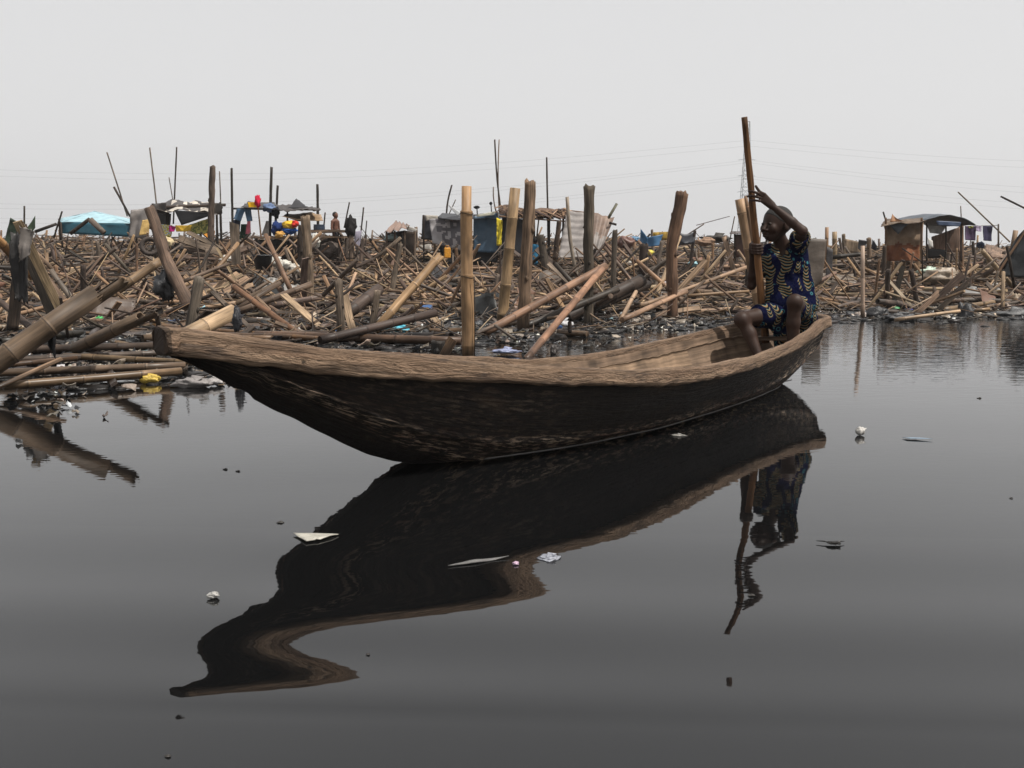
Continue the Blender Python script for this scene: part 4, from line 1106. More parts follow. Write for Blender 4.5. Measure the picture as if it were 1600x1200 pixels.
# upright stakes
for _ in range(210):
    D = R.uniform(13, 45); u = R.uniform(-.58, .58)
    if D < shore(u)+1: continue
    x = u*D; z = terr(x, D); h = R.uniform(.35, 1.0)*(1 if u < .3 else .9); r = R.choice((.02, .03, .04, .05))
    if z+h > H+D*.0190: h = max(.2, H+D*.0190-z)
    d = Vector((R.gauss(0, .15), R.gauss(0, .1), 1)).normalized()
    cand.append((r*2*h/D**2, 'P', Vector((x, D, z-.1)), Vector((x, D, z))+d*h, r, jt(R.choice((GREY, DARK, MIDG, BROWN, TAN)), .18), D))
for _ in range(420):      # pieces jutting out of the top of the heap
    D = R.uniform(19, 36); u = R.uniform(-.58, .58) if R.random() < .35 else R.uniform(-.58, .12)
    x = u*D; z = terr(x, D)+.1; L = R.uniform(.5, 1.6); r = R.choice((.010, .014, .02, .03, .04)); pit = R.uniform(.15, 1.1); th = R.choice((0, PI))+R.gauss(0, .5)
    d = Vector((math.cos(th)*math.cos(pit), math.sin(th)*math.cos(pit), math.sin(pit))); p0 = Vector((x, D, z))-d*.1; p1 = p0+d*L
    if proj(p1)[1] < (350 if mn.noise(Vector((u*9, 0, 0))) > 0 else 362)+(14 if u > .2 else 0): continue
    cand.append((r*2*L/D**2, 'K' if R.random() < .35 else 'B', p0, p1, r, jt(R.choice((TAN, GREY, DARK, BROWN, MIDG, CHAR)), .18), D))
cand.sort(key=lambda c: -c[0])
indiv, rest = [], []
cnt = {'B': 0, 'K': 0, 'P': 0}; cap = {'B': 215, 'K': 90, 'P': 80}
for c in cand:
    a = proj(c[2]); b_ = proj(c[3]); vis = -20 < (a[0]+b_[0])/2 < 1620
    if vis and cnt[c[1]] < cap[c[1]]: cnt[c[1]] += 1; indiv.append(c)
    else: rest.append(c)
LAB = {}
for c in indiv:
    _, kd, p0, p1, r, col, D = c; a = proj(p0); b_ = proj(p1); mb = MB(); SN[0] += 1
    if kd == 'B': cane_mesh(mb, p0, p1, r, r*.85, col, True, SN[0], (R.random() < .5, R.random() < .7), R.uniform(-.02, .02), True, 10)
    elif kd == 'K': mb.plank(p0, p1, min(.10, r*R.uniform(2.2, 3.6)), R.uniform(.012, .025), (R.uniform(-.3, .3), R.uniform(-.8, .3), 1), col, 4, R.uniform(-.02, .03), SN[0], .04)
    else: post_mesh(mb, p0, p1, r, r*.85, col, SN[0], R.uniform(-.04, .04), 10, 0, .22)
    o = mb.build({'B': 'bamboo_cane', 'K': 'wooden_plank', 'P': 'wooden_post'}[kd], 'cane' if kd == 'B' else 'wood', None, p0)
    lum = col[0]; cw = 'pale' if lum > .42 else 'tan' if lum > .28 else 'brown' if lum > .17 else 'dark'
    if abs(col[0]-col[2]) < .09 and lum > .13: cw = 'grey'
    tw = 'thick' if r > .033 else 'thin' if r < .022 else 'medium'
    if a[0] < b_[0]: lft, rgt = a, b_
    else: lft, rgt = b_, a
    sl = math.degrees(math.atan2(lft[1]-rgt[1], max(1e-3, rgt[0]-lft[0])))
    top, bot = (b_, a) if b_[1] < a[1] else (a, b_)
    lie = 'lying level' if abs(sl) < 6 else 'sloping up right' if 6 <= sl < 25 else 'sloping up left' if -25 < sl <= -6 else 'leaning right' if 25 <= sl < 75 else 'leaning left' if -75 < sl <= -25 else 'standing upright'
    band = 'at the water edge' if D < 12.5 else 'in near rubble' if D < 16 else 'in middle rubble' if D < 23 else 'in far rubble'
    mid = (a[0]+b_[0])/2
    key = f"{tw} {cw} {CATS[kd] if kd != 'B' else 'cane'} {lie} {band} {zone(mid)}"
    LAB.setdefault(key, []).append((mid, o, kd))
ORD = {1: [''], 2: ['left', 'right'], 3: ['leftmost', 'middle', 'rightmost']}
for key, l in LAB.items():
    l.sort(key=lambda q: q[0])
    words = ORD.get(len(l)) or (['leftmost']+[w_+'-from-left' for w_ in ('second', 'third', 'fourth', 'fifth', 'sixth', 'seventh', 'eighth', 'ninth', 'tenth', 'eleventh')][:len(l)-2]+['rightmost'])
    for w_, (_, o, kd) in zip(words, l):
        tag(o, (w_+' '+key).strip(), {'B': 'bamboo', 'K': 'plank', 'P': 'post'}[kd], {'B': 'bamboo canes strewn over the mud', 'K': 'planks strewn over the mud', 'P': 'stakes standing in the rubble'}[kd])
mb = MB()
for c in rest:
    _, kd, p0, p1, r, col, D = c
    if kd == 'K': mb.plank(p0, p1, r*R.uniform(2, 3.6), R.uniform(.015, .03), (R.uniform(-.4, .4), R.uniform(-.9, .3), 1), col, 1, 0, 0, 0)
    else: mb.tube([p0, p1], [r, r*.85], 6, col)
for i in range(5200):
    u = R.uniform(-.6, .6); D = R.choice((R.uniform(8.5, 14), R.uniform(10, 20), R.uniform(14, 30)))
    if D < shore(u)-.2 or (D < 8.9 and -2 < u*D < 4): continue
    if mn.noise(Vector((u*D*.9, D*.7, 21))) < -.05: continue
    l = R.uniform(.08, .5); th = R.uniform(0, PI); pit = abs(R.gauss(0, .25)); z = max(terr(u*D, D), 0)+R.uniform(0, .06)+(R.random()*.2 if D > 15 else 0)
    p = Vector((u*D, D, z)); q = p+Vector((math.cos(th)*math.cos(pit), math.sin(th)*math.cos(pit), math.sin(pit)))*l
    mb.tube([p, q], [R.uniform(.003, .009)]*2, 4, jt(R.choice((TAN, GREY, DARK, PALE, BROWN, (.42, .33, .24), MIDG)), .25))
o = mb.build('stick_rubble', 'wood'); tag(o, 'mass of broken canes and boards covering the demolished settlement', None, None, 'stuff')
# litter
mb = MB()
LC = [(.55, .55, .55), (.6, .58, .52), (.03, .03, .035), (.05, .045, .04), (.12, .09, .07), (.25, .2, .16), (.3, .25, .2), (.10, .08, .06), (.02, .02, .02), (.45, .36, .27), (.05, .12, .30), (.3, .5, .55)]
def scrap(x, y, z, s, col, sd_):
    a = R.uniform(0, PI); dx, dy = math.cos(a)*s, math.sin(a)*s; e = R.uniform(.3, .9)
    mb.sheet((x-dx, y-dy, z+R.uniform(-.2, .3)*s), (x+dx*.8-dy*e, y+dy*.8+dx*e, z+R.uniform(-.2, .5)*s), (x+dx, y+dy, z+R.uniform(0, 1.)*s), (x-dx*.6+dy*e, y-dy*.6-dx*e, z+R.uniform(0, .9)*s), 3, 3, s*.55, 0, .002, col, sd_, 1.4/s)
for i in range(5200):
    u = R.uniform(-.6, .6); D = R.choice((R.uniform(6.5, 14), R.uniform(8, 16), R.uniform(12, 30)))
    if D < shore(u)-R.uniform(0, .3) or (D < 8.9 and -1.5 < u*D < 3.9 and D < 8.0): continue
    if mn.noise(Vector((u*D*1.1, D*.8, 3))) < -.05 and R.random() < .8: continue
    z = max(terr(u*D, D), 0); ci = R.choice((0, 1, 2, 2, 3, 3, 4, 4, 5, 5, 6, 7, 7, 8, 8, 9)) if R.random() < .96 else R.choice((10, 11, 0))
    s = R.uniform(.015, .06)*(1+D/25)
    if ci in (0, 1): s *= .55
    scrap(u*D, D, z+.3*s, s, jt(LC[ci], .2), i)
for i in range(3600):
    u = R.uniform(-.6, .6); D = shore(u)+R.gauss(-.1, .8)
    if D < 8.2 and -1.5 < u*D < 3.9: continue
    if D < shore(u) and (mn.noise(Vector((u*D*1.3, D*2.2, 3))) < .05 or u > .28): continue
    s = R.uniform(.012, .05); ci = R.choice((0, 1, 2, 2, 2, 3, 3, 4, 7, 8, 8, 8, 5, 6))
    if ci in (0, 1): s *= .6
    scrap(u*D, D, max(terr(u*D, D), 0)+.3*s, s, jt(LC[ci], .2), i+.5)
o = mb.build('litter', 'plastic'); tag(o, 'scraps of plastic and wet refuse strewn over the mud', None, None, 'stuff')
mb = MB()
for i in range(70):
    u = R.uniform(-.58, .58); D = R.uniform(12, 32)
    if D < shore(u)+1: continue
    s = R.uniform(.12, .4); x = u*D; z = terr(x, D)+.15; a = R.uniform(0, PI); dx, dy = math.cos(a)*s, math.sin(a)*s
    mb.sheet((x-dx, D-dy-.1, z-.1), (x+dx, D+dy-.1, z-.05), (x+dx*.8, D+dy+.15, z+s*.4), (x-dx*.9, D-dy+.15, z+s*.5), 8, 6, s*.4, 0, .004, jt(R.choice(((.05, .05, .055), (.03, .03, .03), (.14, .11, .09), (.2, .17, .15), (.10, .075, .06), (.28, .26, .24), (.16, .08, .05))), .2), i, 2.5, .3)
o = mb.build('torn_sheeting', 'tarp'); tag(o, 'torn cloth and sheeting crumpled all through the rubble', None, None, 'stuff')
# leaf-like wet fibrous clods
mb = MB()
for i in range(1500):
    u = R.uniform(-.6, .6); D = R.choice((R.uniform(6.5, 13), R.uniform(8, 22)))
    if D < shore(u)-R.uniform(0, .5) or (D < 7.9 and -1.5 < u*D < 3.9): continue
    z = max(terr(u*D, D), 0); s = R.uniform(.02, .08)
    mb.blob((u*D, D, z), s, jt(R.choice((CHAR, BLACK, (.08, .06, .05), (.13, .10, .075))), .2), i, 4, .7, (1.5, 1.2, .5), 1.8)
for i in range(1300):
    u = R.uniform(-.6, .6); D = shore(u)+R.gauss(.2, .45)
    if D < 7.9 and -1.5 < u*D < 3.9: continue
    if mn.noise(Vector((u*D*1.1, 2, 9))) < -.1: continue
    s = R.uniform(.015, .06)
    mb.blob((u*D, D, .0), s, jt(R.choice((CHAR, BLACK, (.05, .04, .035), (.10, .075, .06))), .2), i, 4, .7, (1.8, 1.3, .45), 1.8)
o = mb.build('mud_clods', 'wood'); tag(o, 'wet black clods of mud and rotten fibre along the bank', None, None, 'stuff')

# ------------------------------------------------------------------ single pieces of rubbish
def bag(px, py, r_px, col, label, name='plastic_bag', sq=(1.3, 1, .7), D=None, z=.03, cat='rubbish', amp=.6, mat='plastic'):
    p = gnd(px, py, z) if D is None else at(px, py, D)
    r = r_px*pxs(p.y); mb = MB(); mb.blob(p, r, col, px*.37, 12, amp, sq, 1.7)
    # torn flap
    mb.sheet(p+Vector((-r*.6, -r*.3, r*.1)), p+Vector((r*.5, -r*.4, .0)), p+Vector((r*1.2, -r*.2, r*.7)), p+Vector((-r*.2, 0, r*.9)), 5, 4, r*.35, 0, .002, tuple(min(1, c*1.1) for c in col), px, 1.2/r)
    return tag(mb.build(name, mat, None, p), label, cat)
bag(622, 516, 11, (.08, .42, .55), 'turquoise crumpled bag behind the boat left of the tall bamboo', sq=(1.6, 1, .6))
bag(763, 491, 14, (.03, .09, .42), 'blue crumpled bag behind the tall bamboo', sq=(1.3, 1, .7))
bag(868, 508, 17, (.55, .55, .56), 'whitish plastic bag below the leaning reddish cane', sq=(1.4, 1, .8))
bag(1040, 478, 15, (.02, .025, .05), 'dark blue plastic bag beside the pale tan cane', sq=(1.1, 1, .8))
bag(790, 549, 9, (.25, .28, .42), 'faded violet scrap floating just behind the boat', sq=(2.4, 1, .35))
bag(1370, 493, 13, BLACK, 'black rubbish bag at the water edge near the whitish pole', sq=(1.6, 1, .8)); bag(1405, 497, 12, BLACK, 'lower black rubbish bag right of the first one at the water edge', sq=(1.8, 1, .6))
bag(1507, 492, 13, BLACK, 'upright black lump standing in the water below the dark planks', sq=(.8, .8, 1.3)); bag(1397, 484, 7, (.03, .22, .07), 'small green scrap above the black rubbish bags')
bag(1420, 487, 6, (.02, .03, .18), 'small navy scrap beside the green scrap'); bag(1428, 457, 12, (.50, .46, .40), 'dirty white sack peaking above the rubble at right', sq=(1., 1, 1.2))
bag(1450, 425, 10, (.45, .55, .45), 'pale green cloth in the rubble below the domed tarp', sq=(1.5, 1, .5), D=19)
bag(1470, 432, 16, (.36, .29, .22), 'bulky tan sack lying below the pale green cloth', sq=(1.7, 1, .7), D=18)
bag(1553, 466, 15, (.40, .37, .34), 'pale crumpled sheet near the water at the right edge', sq=(.9, .9, 1.4)); bag(1588, 480, 12, (.34, .26, .18), 'tan sack at the right edge', sq=(.8, 1, 1.7)); bag(1582, 492, 15, (.08, .08, .08), 'dark heap of rags at the right edge water line', sq=(2, 1, .5))
bag(235, 592, 10, (.60, .42, .08), 'yellow and white food packet caught in the scum at left', sq=(1.4, .8, .8), name='food_packet'); bag(252, 589, 6, (.65, .6, .55), 'white torn end of packet right of the yellow one', name='food_packet')
bag(302, 598, 15, (.23, .21, .20), 'silvery crumpled film under the boat bow', sq=(2, 1, .5)); bag(335, 596, 9, (.33, .31, .30), 'small silvery crumpled film touching the boat bow', sq=(1.5, 1, .6))
bag(232, 566, 4, (.55, .35, .6), 'tiny lilac scrap between the floating poles', sq=(2, 1, .5)); bag(154, 499, 6, (.06, .5, .12), 'bright green scrap behind the thick broken bamboo')
bag(315, 478, 6, (.7, .6, .12), 'small yellow scrap beside the splintered grey stump'); bag(1330, 482, 4, (.6, .6, .05), 'tiny yellow scrap near the whitish pole')
bag(258, 447, 14, BLACK, 'black tangle of rags at the foot of the crooked trunk', D=12.2, sq=(1, 1, 1.4), amp=.9)
bag(370, 500, 12, (.03, .03, .035), 'black plastic hooked on the stub behind the bow', sq=(.5, .6, 1.5), D=7.9)
bag(115, 606, 4, (.03, .025, .02), 'tiny dark lump floating below the nearest tan pole', sq=(1.8, 1, .6)); bag(124, 600, 3, BLACK, 'tiny black knob floating beside the dark lump')
bag(820, 885-340, 5, (.05, .045, .04), 'black lump in the water behind the boat', sq=(1, 1, 1))
bag(865, 548, 7, (.06, .05, .045), 'small dark stub in the water behind the boat right side', sq=(.8, .8, 1.3))
bag(805, 505, 8, (.5, .45, .4), 'pale scrap beside the foot of the leaning pair', sq=(1.8, 1, .5))
stick('P', 890, 520, 890, 503, 6, DARK, 'tiny stub standing in the pool before the dark flared post', None)
bag(424, 508+20, 5, (.4, .4, .4), 'little pale scrap just behind the bow gunwale')
# floating on open water
def flat_scrap(pts, z, col, label, name, mat='plastic', wr=.004):
    ps = [gnd(x, y, z) for x, y in pts]; c = sum(ps, Vector())/4; mb = MB()
    mb.sheet(*ps, 8, 6, wr, 0, .002, col, pts[0][0], 12)
    return tag(mb.build(name, mat, None, c), label, 'rubbish')
flat_scrap([(458, 833), (529, 834), (500, 843), (478, 846)], .006, (.44, .42, .36), 'flat cream triangular scrap floating on the reflection of the boat', 'paper_scrap')
flat_scrap([(1410, 684), (1430, 684), (1457, 687), (1420, 686)], .004, (.20, .27, .34), 'thin pale blue sliver floating at right', 'plastic_scrap')
bag(1344, 674, 8, (.45, .43, .40), 'small white carton floating on open water right of the boat', name='carton', sq=(.9, .8, .8), z=.02, amp=.4)
bag(333, 930, 7, (.38, .37, .35), 'small white crumpled plastic floating at lower left', name='plastic_scrap', sq=(1.3, 1, .7), z=.008)
bag(858, 871, 10, (.28, .29, .33), 'grey plastic film floating at the edge of the boat reflection', name='plastic_scrap', sq=(1.5, 1.5, .25), z=.003)
bag(806, 880, 4, (.5, .35, .45), 'tiny pinkish scrap floating beside the grey film', name='plastic_scrap', sq=(1.2, 1, .6), z=.004)
bag(1060, 680, 4, (.25, .24, .22), 'thin grey scrap floating near the boat side', name='plastic_scrap', sq=(2.6, 1.5, .3), z=.003)
flat_scrap([(700, 884), (745, 874), (795, 870), (745, 879)], .004, (.16, .155, .15), 'long wispy film floating across the boat reflection', 'plastic_film')
for i, (x, y, s) in enumerate([(438, 816, 3), (352, 733, 2.2), (372, 736, 2), (1174, 930, 3), (575, 1022, 2), (1580, 778, 1.6), (262, 1181, 3), (1530, 622, 2)]):
    bag(x, y, s, (.04, .035, .03), ['dark speck above the cream triangular scrap', 'dark speck left of the boat, first of two', 'dark speck left of the boat, second of two', 'dark fleck beside the pole reflection', 'faint speck inside the bow reflection gap', 'tiny speck near the right edge of the water', 'faint scrap near the bottom left of the water', 'tiny dark speck right of the stern'][i], 'floating_speck', (1.8, 1, .4), None, .002)
def twig():
    p = gnd(1302, 848, .006); mb = MB()
    for a, l in ((0.3, .04), (2.8, .05), (5.2, .03)):
        mb.tube([p, p+Vector((math.cos(a)*l*.6, math.sin(a)*l*.6, .002)), p+Vector((math.cos(a)*l, math.sin(a)*l, .001))], [.002, .002, .0008], 6, (.03, .025, .02))
    mb.blob(p+Vector((0, -.005, .002)), .014, (.03, .025, .02), 4, 6, .9, (1.5, 1, .25)); tag(mb.build('dead_sprig', 'wood', None, p), 'small black leafy sprig floating at lower right', 'twig')
twig()
# rags hanging
def rag(pts, D, col, label, parent=None, nm='black_rag', **k):
    c00, c10, c11, c01 = [at(x, y, D) for x, y in pts]; mb = MB()
    mb.sheet(c00, c10, c11, c01, 12, 16, k.get('wr', .06), 0, .005, col, pts[0][0], 3, k.get('jag', .35), 0, None, (0, 0, 0), .03)
    return tag(mb.build(nm, k.get('mat', 'tarp'), None, (c00+c10+c11+c01)/4), label, k.get('cat', 'rag'))
rag([(18, 362), (46, 358), (42, 478), (20, 470)], 8.8, (.03, .028, .027), 'long shredded black rag hanging from the dark stump at left')
rag([(30, 352), (52, 360), (48, 400), (28, 410)], 8.7, (.16, .14, .125), 'grey torn cloth over the top of the dark stump')
rag([(73, 500), (86, 518), (84, 562), (74, 540)], 6.3, (.02, .02, .022), 'short black strip hanging from the thin reddish stick', wr=.02)

# ------------------------------------------------------------------ shelters and things behind
def poly_sheet(parent, name, pts, D, col, mat='tarp', nx=14, ny=10, **k):
    Ds = D if isinstance(D, (list, tuple)) else [D]*4
    if k.get('wr', .06) >= .05 and D is not None: k['jag'] = max(k.get('jag', 0), .035)
    c = [at(x, y, d) for (x, y), d in zip(pts, Ds)]; mb = MB()
    mb.sheet(c[0], c[1], c[2], c[3], nx, ny, k.get('wr', .06), k.get('sag', 0), .01, col, pts[0][0]*.1+pts[0][1], k.get('freq', 2.), k.get('jag', 0), k.get('corr', 0), k.get('tfun'), k.get('billow', (0, 0, 0)), k.get('fall', 0))
    return mb.build(name, mat, parent, None if parent is not None else sum(c, Vector())/4)
def pole_part(parent, x0, y0, x1, y1, wpx, D, col=DARK, name='pole'):
    mb = MB(); SN[0] += 1; post_mesh(mb, at(x0, y0, D), at(x1, y1, D), wpx*pxs(D)/2, wpx*pxs(D)/2*.85, col, SN[0], 0, 8, 0, .12); return mb.build(name, 'wood', parent)
# light blue canopy
D = 26; t = thing('canopy_tent', 'light blue pitched canopy tent at the far left', 'tent', at(150, 372, D))
apex = at(148, 330, D+1.6); cs = [at(95, 347, D), at(204, 349, D-.2), at(212, 344, D+3.6), at(92, 342, D+3.6)]
mb = MB()
for i in range(4): mb.sheet(cs[i], cs[(i+1) % 4], apex, apex, 10, 6, .02, 0, .01, (.36, .55, .61), i, 1)
mb.build('roof', 'tarp', t)
for i in range(3):
    m = MB(); a_, b_ = cs[i], cs[(i+1) % 4]; m.sheet(a_, b_, b_-Vector((0, 0, .36)), a_-Vector((0, 0, .36 if i else .30)), 12, 5, .04, 0, .008, (.02, .10, .14), 7+i, 1.4, 0, 0, None, (0, 0, 0), .03); m.build('side_panel', 'tarp', t)
for c_ in cs: m = MB(); m.tube([c_, c_-Vector((0, 0, .7))], .025, 8, DARK); m.build('leg', 'wood', t)
# green pitched scraps left
o = poly_sheet(None, 'green_tarp', [(2, 388), (18, 340), (36, 352), (24, 380)], 20, (.03, .05, .03)); tag(o, 'dark green tarp peak near the left edge', 'tarp')
o = poly_sheet(None, 'green_tarp', [(40, 362), (55, 337), (56, 356), (42, 372)], 20, (.035, .06, .03)); tag(o, 'second dark green tarp scrap beside the pale sawn plank', 'tarp')
for a in [(38, 372, 38, 322, 3, 'dark pole standing between the two green tarps'), (84, 372, 97, 330, 3, 'dark stick leaning right before the light blue canopy')]:
    stick('T', *a[:4], a[4], CHAR, a[5], 20)
stick('B', 55, 362, 88, 350, 5, CHAR, 'dark cane sloping up toward the light blue canopy', 20, sink=False)
stick('B', 110, 365, 140, 342, 6, DARK, 'dark beam sloping up in front of the light blue canopy', 20, sink=False)
stick('B', 141, 343, 163, 364, 9, GREY, 'grey beam sloping down right in front of the light blue canopy', 20, sink=False)
# tarp shack
D = 25; t = thing('tarp_shack', 'open shack with patched white and black tarp roof on poles', 'shack', at(280, 378, D))
for (x, y) in ((246, 318), (262, 330), (338, 318), (330, 322), (344, 316)): pole_part(t, x+(2 if x > 300 else 0), 385, x, y, 7 if x in (262, 330) else 4, D, CHAR, 'post')
pole_part(t, 236, 325, 352, 320, 5, D, DARK, 'beam')
def rooft(u, v):
    n = mn.noise(Vector((u*6, v*4, 2))); return (.60, .54, .46) if n > .02 and .12 < u < .92 else (.06, .05, .045)
poly_sheet(t, 'roof_tarp', [(243, 330), (340, 334), (336, 316), (262, 312)], [D-1, D-1, D+2, D+2], (.4, .35, .3), 'tarp', 28, 14, wr=.14, tfun=rooft)
poly_sheet(t, 'roof_fringe', [(237, 318), (262, 316), (262, 336), (240, 332)], D-.8, (.04, .03, .025), 'tarp', 10, 8, wr=.12, jag=.3)
poly_sheet(t, 'roof_fringe', [(326, 316), (350, 318), (348, 336), (328, 334)], D-.8, (.05, .04, .03), 'tarp', 10, 8, wr=.12, jag=.3)
poly_sheet(t, 'awning', [(272, 328), (332, 333), (326, 338), (284, 352)], D-1.1, (.015, .015, .017), 'tarp', 12, 8, wr=.03)
poly_sheet(t, 'side_tarp', [(240, 332), (268, 334), (266, 366), (246, 364)], D, (.035, .03, .028), 'tarp', 10, 10, wr=.08)
poly_sheet(t, 'side_tarp', [(204, 328), (236, 324), (232, 372), (200, 372)], D-.5, (.30, .27, .25), 'tarp', 12, 12, wr=.10, fall=.05)
def cloth(pts, D, col, label, tf=None, nm='hanging_cloth', cat='cloth', **k):
    o = poly_sheet(None, nm, pts, D, col, 'cloth', 14, 12, wr=k.get('wr', .05), tfun=tf, fall=k.get('fall', .03), jag=k.get('jag', 0)); return tag(o, label, cat, k.get('group'))
cloth([(293, 352), (330, 340), (326, 366), (300, 366)], 24.4, (.55, .52, .16), 'yellow green printed cloth hanging under the tarp shack awning', lambda u, v: (.62, .58, .20) if mn.noise(Vector((u*22, v*20, 1))) > -.1 else (.22, .26, .10))
cloth([(223, 344), (236, 342), (232, 366), (218, 368)], 24, (.62, .42, .16), 'mustard cloth left of the crooked trunk')
cloth([(248, 350), (270, 352), (268, 370), (252, 370)], 24.2, (.1, .2, .4), 'cloth with blue white and yellow spots beside the crooked trunk', lambda u, v: ((.05, .15, .35), (.6, .62, .6), (.55, .45, .05), (.04, .30, .32))[int((mn.noise(Vector((u*9, v*9, 3)))+1)*2) % 4])
cloth([(264, 352), (274, 354), (272, 362), (264, 362)], 24.1, (.45, .03, .20), 'small magenta cloth next to the spotted cloth')
cloth([(274, 352), (300, 352), (298, 362), (276, 362)], 24.0, (.60, .38, .05), 'orange yellow cloth strip under the tarp shack')
cloth([(318, 366), (336, 360), (334, 372), (324, 372)], 24.0, (.60, .25, .04), 'orange cloth at the foot of the tallest dark round post')
bag(258, 378, 9, (.55, .45, .28), 'pale yellow bundle lying behind the crooked trunk', 'cloth_bundle', (1.3, 1, .8), 22, cat='bundle', mat='cloth')
# stacked boards under the shack
for i, a in enumerate([(278, 372, 345, 395, 12), (285, 388, 345, 392, 9), (292, 362, 348, 390, 7), (300, 398, 350, 398, 8), (275, 400, 340, 405, 7), (365, 395, 392, 385, 9), (368, 405, 395, 398, 8)]):
    stick('K', *a[:4], a[4], (.17, .125, .095), ['longest slanting', 'middle level', 'upper slanting', 'lower level', 'lowest', 'upper short', 'lower short'][i]+' board in the brown board stack '+('below the tarp shack' if i < 5 else 'left of the black tub'), 20.5+.1*i, 20.5+.1*i, sink=False, nrm=(.1, -.8, .6), group='stacked brown boards')
# tyre
def tyre():
    c = at(234, 385, 16.5); Rr, r = 11.5*pxs(16.5), 3.9*pxs(16.5); n, k = 40, 16; mb = MB(); ax_ = Vector((.35, -.9, .15)).normalized(); e1 = ax_.cross(Vector((0, 0, 1))).normalized(); e2 = ax_.cross(e1)
    for i in range(n):
        a = 2*PI*i/n; d = e1*math.cos(a)+e2*math.sin(a)
        for j in range(k):
            b_ = 2*PI*j/k; cb, sb = math.cos(b_), math.sin(b_); rr = r*(1 if cb > -.3 else .86)
            if cb > .6: rr *= 1+.05*(1 if (i % 2) else -1)
            mb.v.append(c+d*(Rr+cb*rr)+ax_*sb*rr*1.35)
    for i in range(n):
        for j in range(k):
            i2, j2 = (i+1) % n, (j+1) % k
            mb.face((i*k+j, i2*k+j, i2*k+j2, i*k+j2), [(i*.1, j*.03), (i*.1+.1, j*.03), (i*.1+.1, j*.03+.03), (i*.1, j*.03+.03)], (.075, .062, .055))
    tag(mb.build('old_tyre', 'cloth', None, c), 'old dusty tyre lying on the rubble behind the crooked trunk', 'tyre')
tyre()
# tub
def lathe(mb, c, prof, n, tint, axis=(0, 0, 1)):
    base = len(mb.v); c = Vector(c)
    for r, z in prof:
        for i in range(n): a = 2*PI*i/n; mb.v.append(c+Vector((r*math.cos(a), r*math.sin(a), z)))
    for j in range(len(prof)-1):
        for i in range(n):
            i2 = (i+1) % n; mb.face((base+j*n+i, base+j*n+i2, base+(j+1)*n+i2, base+(j+1)*n+i), [(i*.05, j*.1), (i*.05+.05, j*.1), (i*.05+.05, j*.1+.1), (i*.05, j*.1+.1)], tint)
    mb.face(tuple(base+i for i in range(n))[::-1], [(0, 0)]*n, tint, False); mb.face(tuple(base+(len(prof)-1)*n+i for i in range(n)), [(0, 0)]*n, tint, False)
mb = MB(); D = 16.0; s = pxs(D); c = at(411, 421, D); lathe(mb, c, [(11*s, 0), (15*s, 20*s), (16.5*s, 21*s), (16.5*s, 22.5*s), (14.5*s, 22*s), (11*s, 3*s)], 28, (.022, .024, .028)); tag(mb.build('black_tub', 'plastic', None, c), 'wide black plastic tub standing in the rubble', 'tub')
for i, (x, y, r, c) in enumerate([(430, 408, 9, (.62, .60, .54)), (446, 414, 8, (.58, .56, .50)), (460, 420, 7, (.55, .52, .46)), (472, 425, 7, (.45, .40, .34))]):
    bag(x, y, r, c, ['whitest sack right beside the black tub', 'second white sack right of the black tub', 'third smaller white sack right of the black tub', 'greyish last sack of the row right of the black tub'][i], 'white_sack', (1.1, 1, .9), 16.4, cat='sack', mat='cloth')
bag(355, 405, 7, (.58, .55, .50), 'white bundle left of the grey upright board', 'white_sack', (1.5, 1, .6), 19.4, cat='sack', mat='cloth')
# platform
D = 23; t = thing('wooden_platform', 'raised wooden platform on stilts with household goods on it', 'platform', at(455, 400, D))
def deck(x0, x1, y, wpx, dz, n, nm='deck_board'):
    for i in range(n):
        m = MB(); d = D-.6+1.6*i/n; m.plank(at(x0+R.uniform(-4, 4), y+R.uniform(-1.5, 1.5), d), at(x1+R.uniform(-4, 4), y+R.uniform(-1.5, 1.5), d), .16, .035, (0, 0, 1), jt((.22, .155, .11), .2), 5, R.uniform(-.03, .03), i+x0); m.build(nm, 'wood', t)
deck(398, 545, 371, 6, 0, 6); deck(478, 545, 362, 5, 0, 5)
for x, yb in ((400, 410), (418, 412), (455, 412), (500, 408), (531, 405), (541, 405)): pole_part(t, x, yb, x, 370, 6, D-.5, (.10, .08, .065), 'stilt')
poly_sheet(t, 'skirt_tarp', [(400, 374), (470, 374), (470, 402), (402, 405)], D+.3, (.03, .025, .02), 'tarp', 10, 6, wr=.1, jag=.2)
bag(515, 392, 15, (.13, .105, .09), 'lower bulging grey sack under the platform', 'grain_sack', (1.4, 1, .8), 22.7, cat='sack', mat='cloth'); bag(518, 381, 12, (.16, .13, .11), 'upper bulging grey sack under the platform', 'grain_sack', (1.4, 1, .7), 22.8, cat='sack', mat='cloth')
bag(492, 377, 7, (.6, .58, .52), 'white cloth bundle hanging under the platform', 'cloth_bundle', (1, 1, 1.3), 22.3, cat='bundle', mat='cloth')
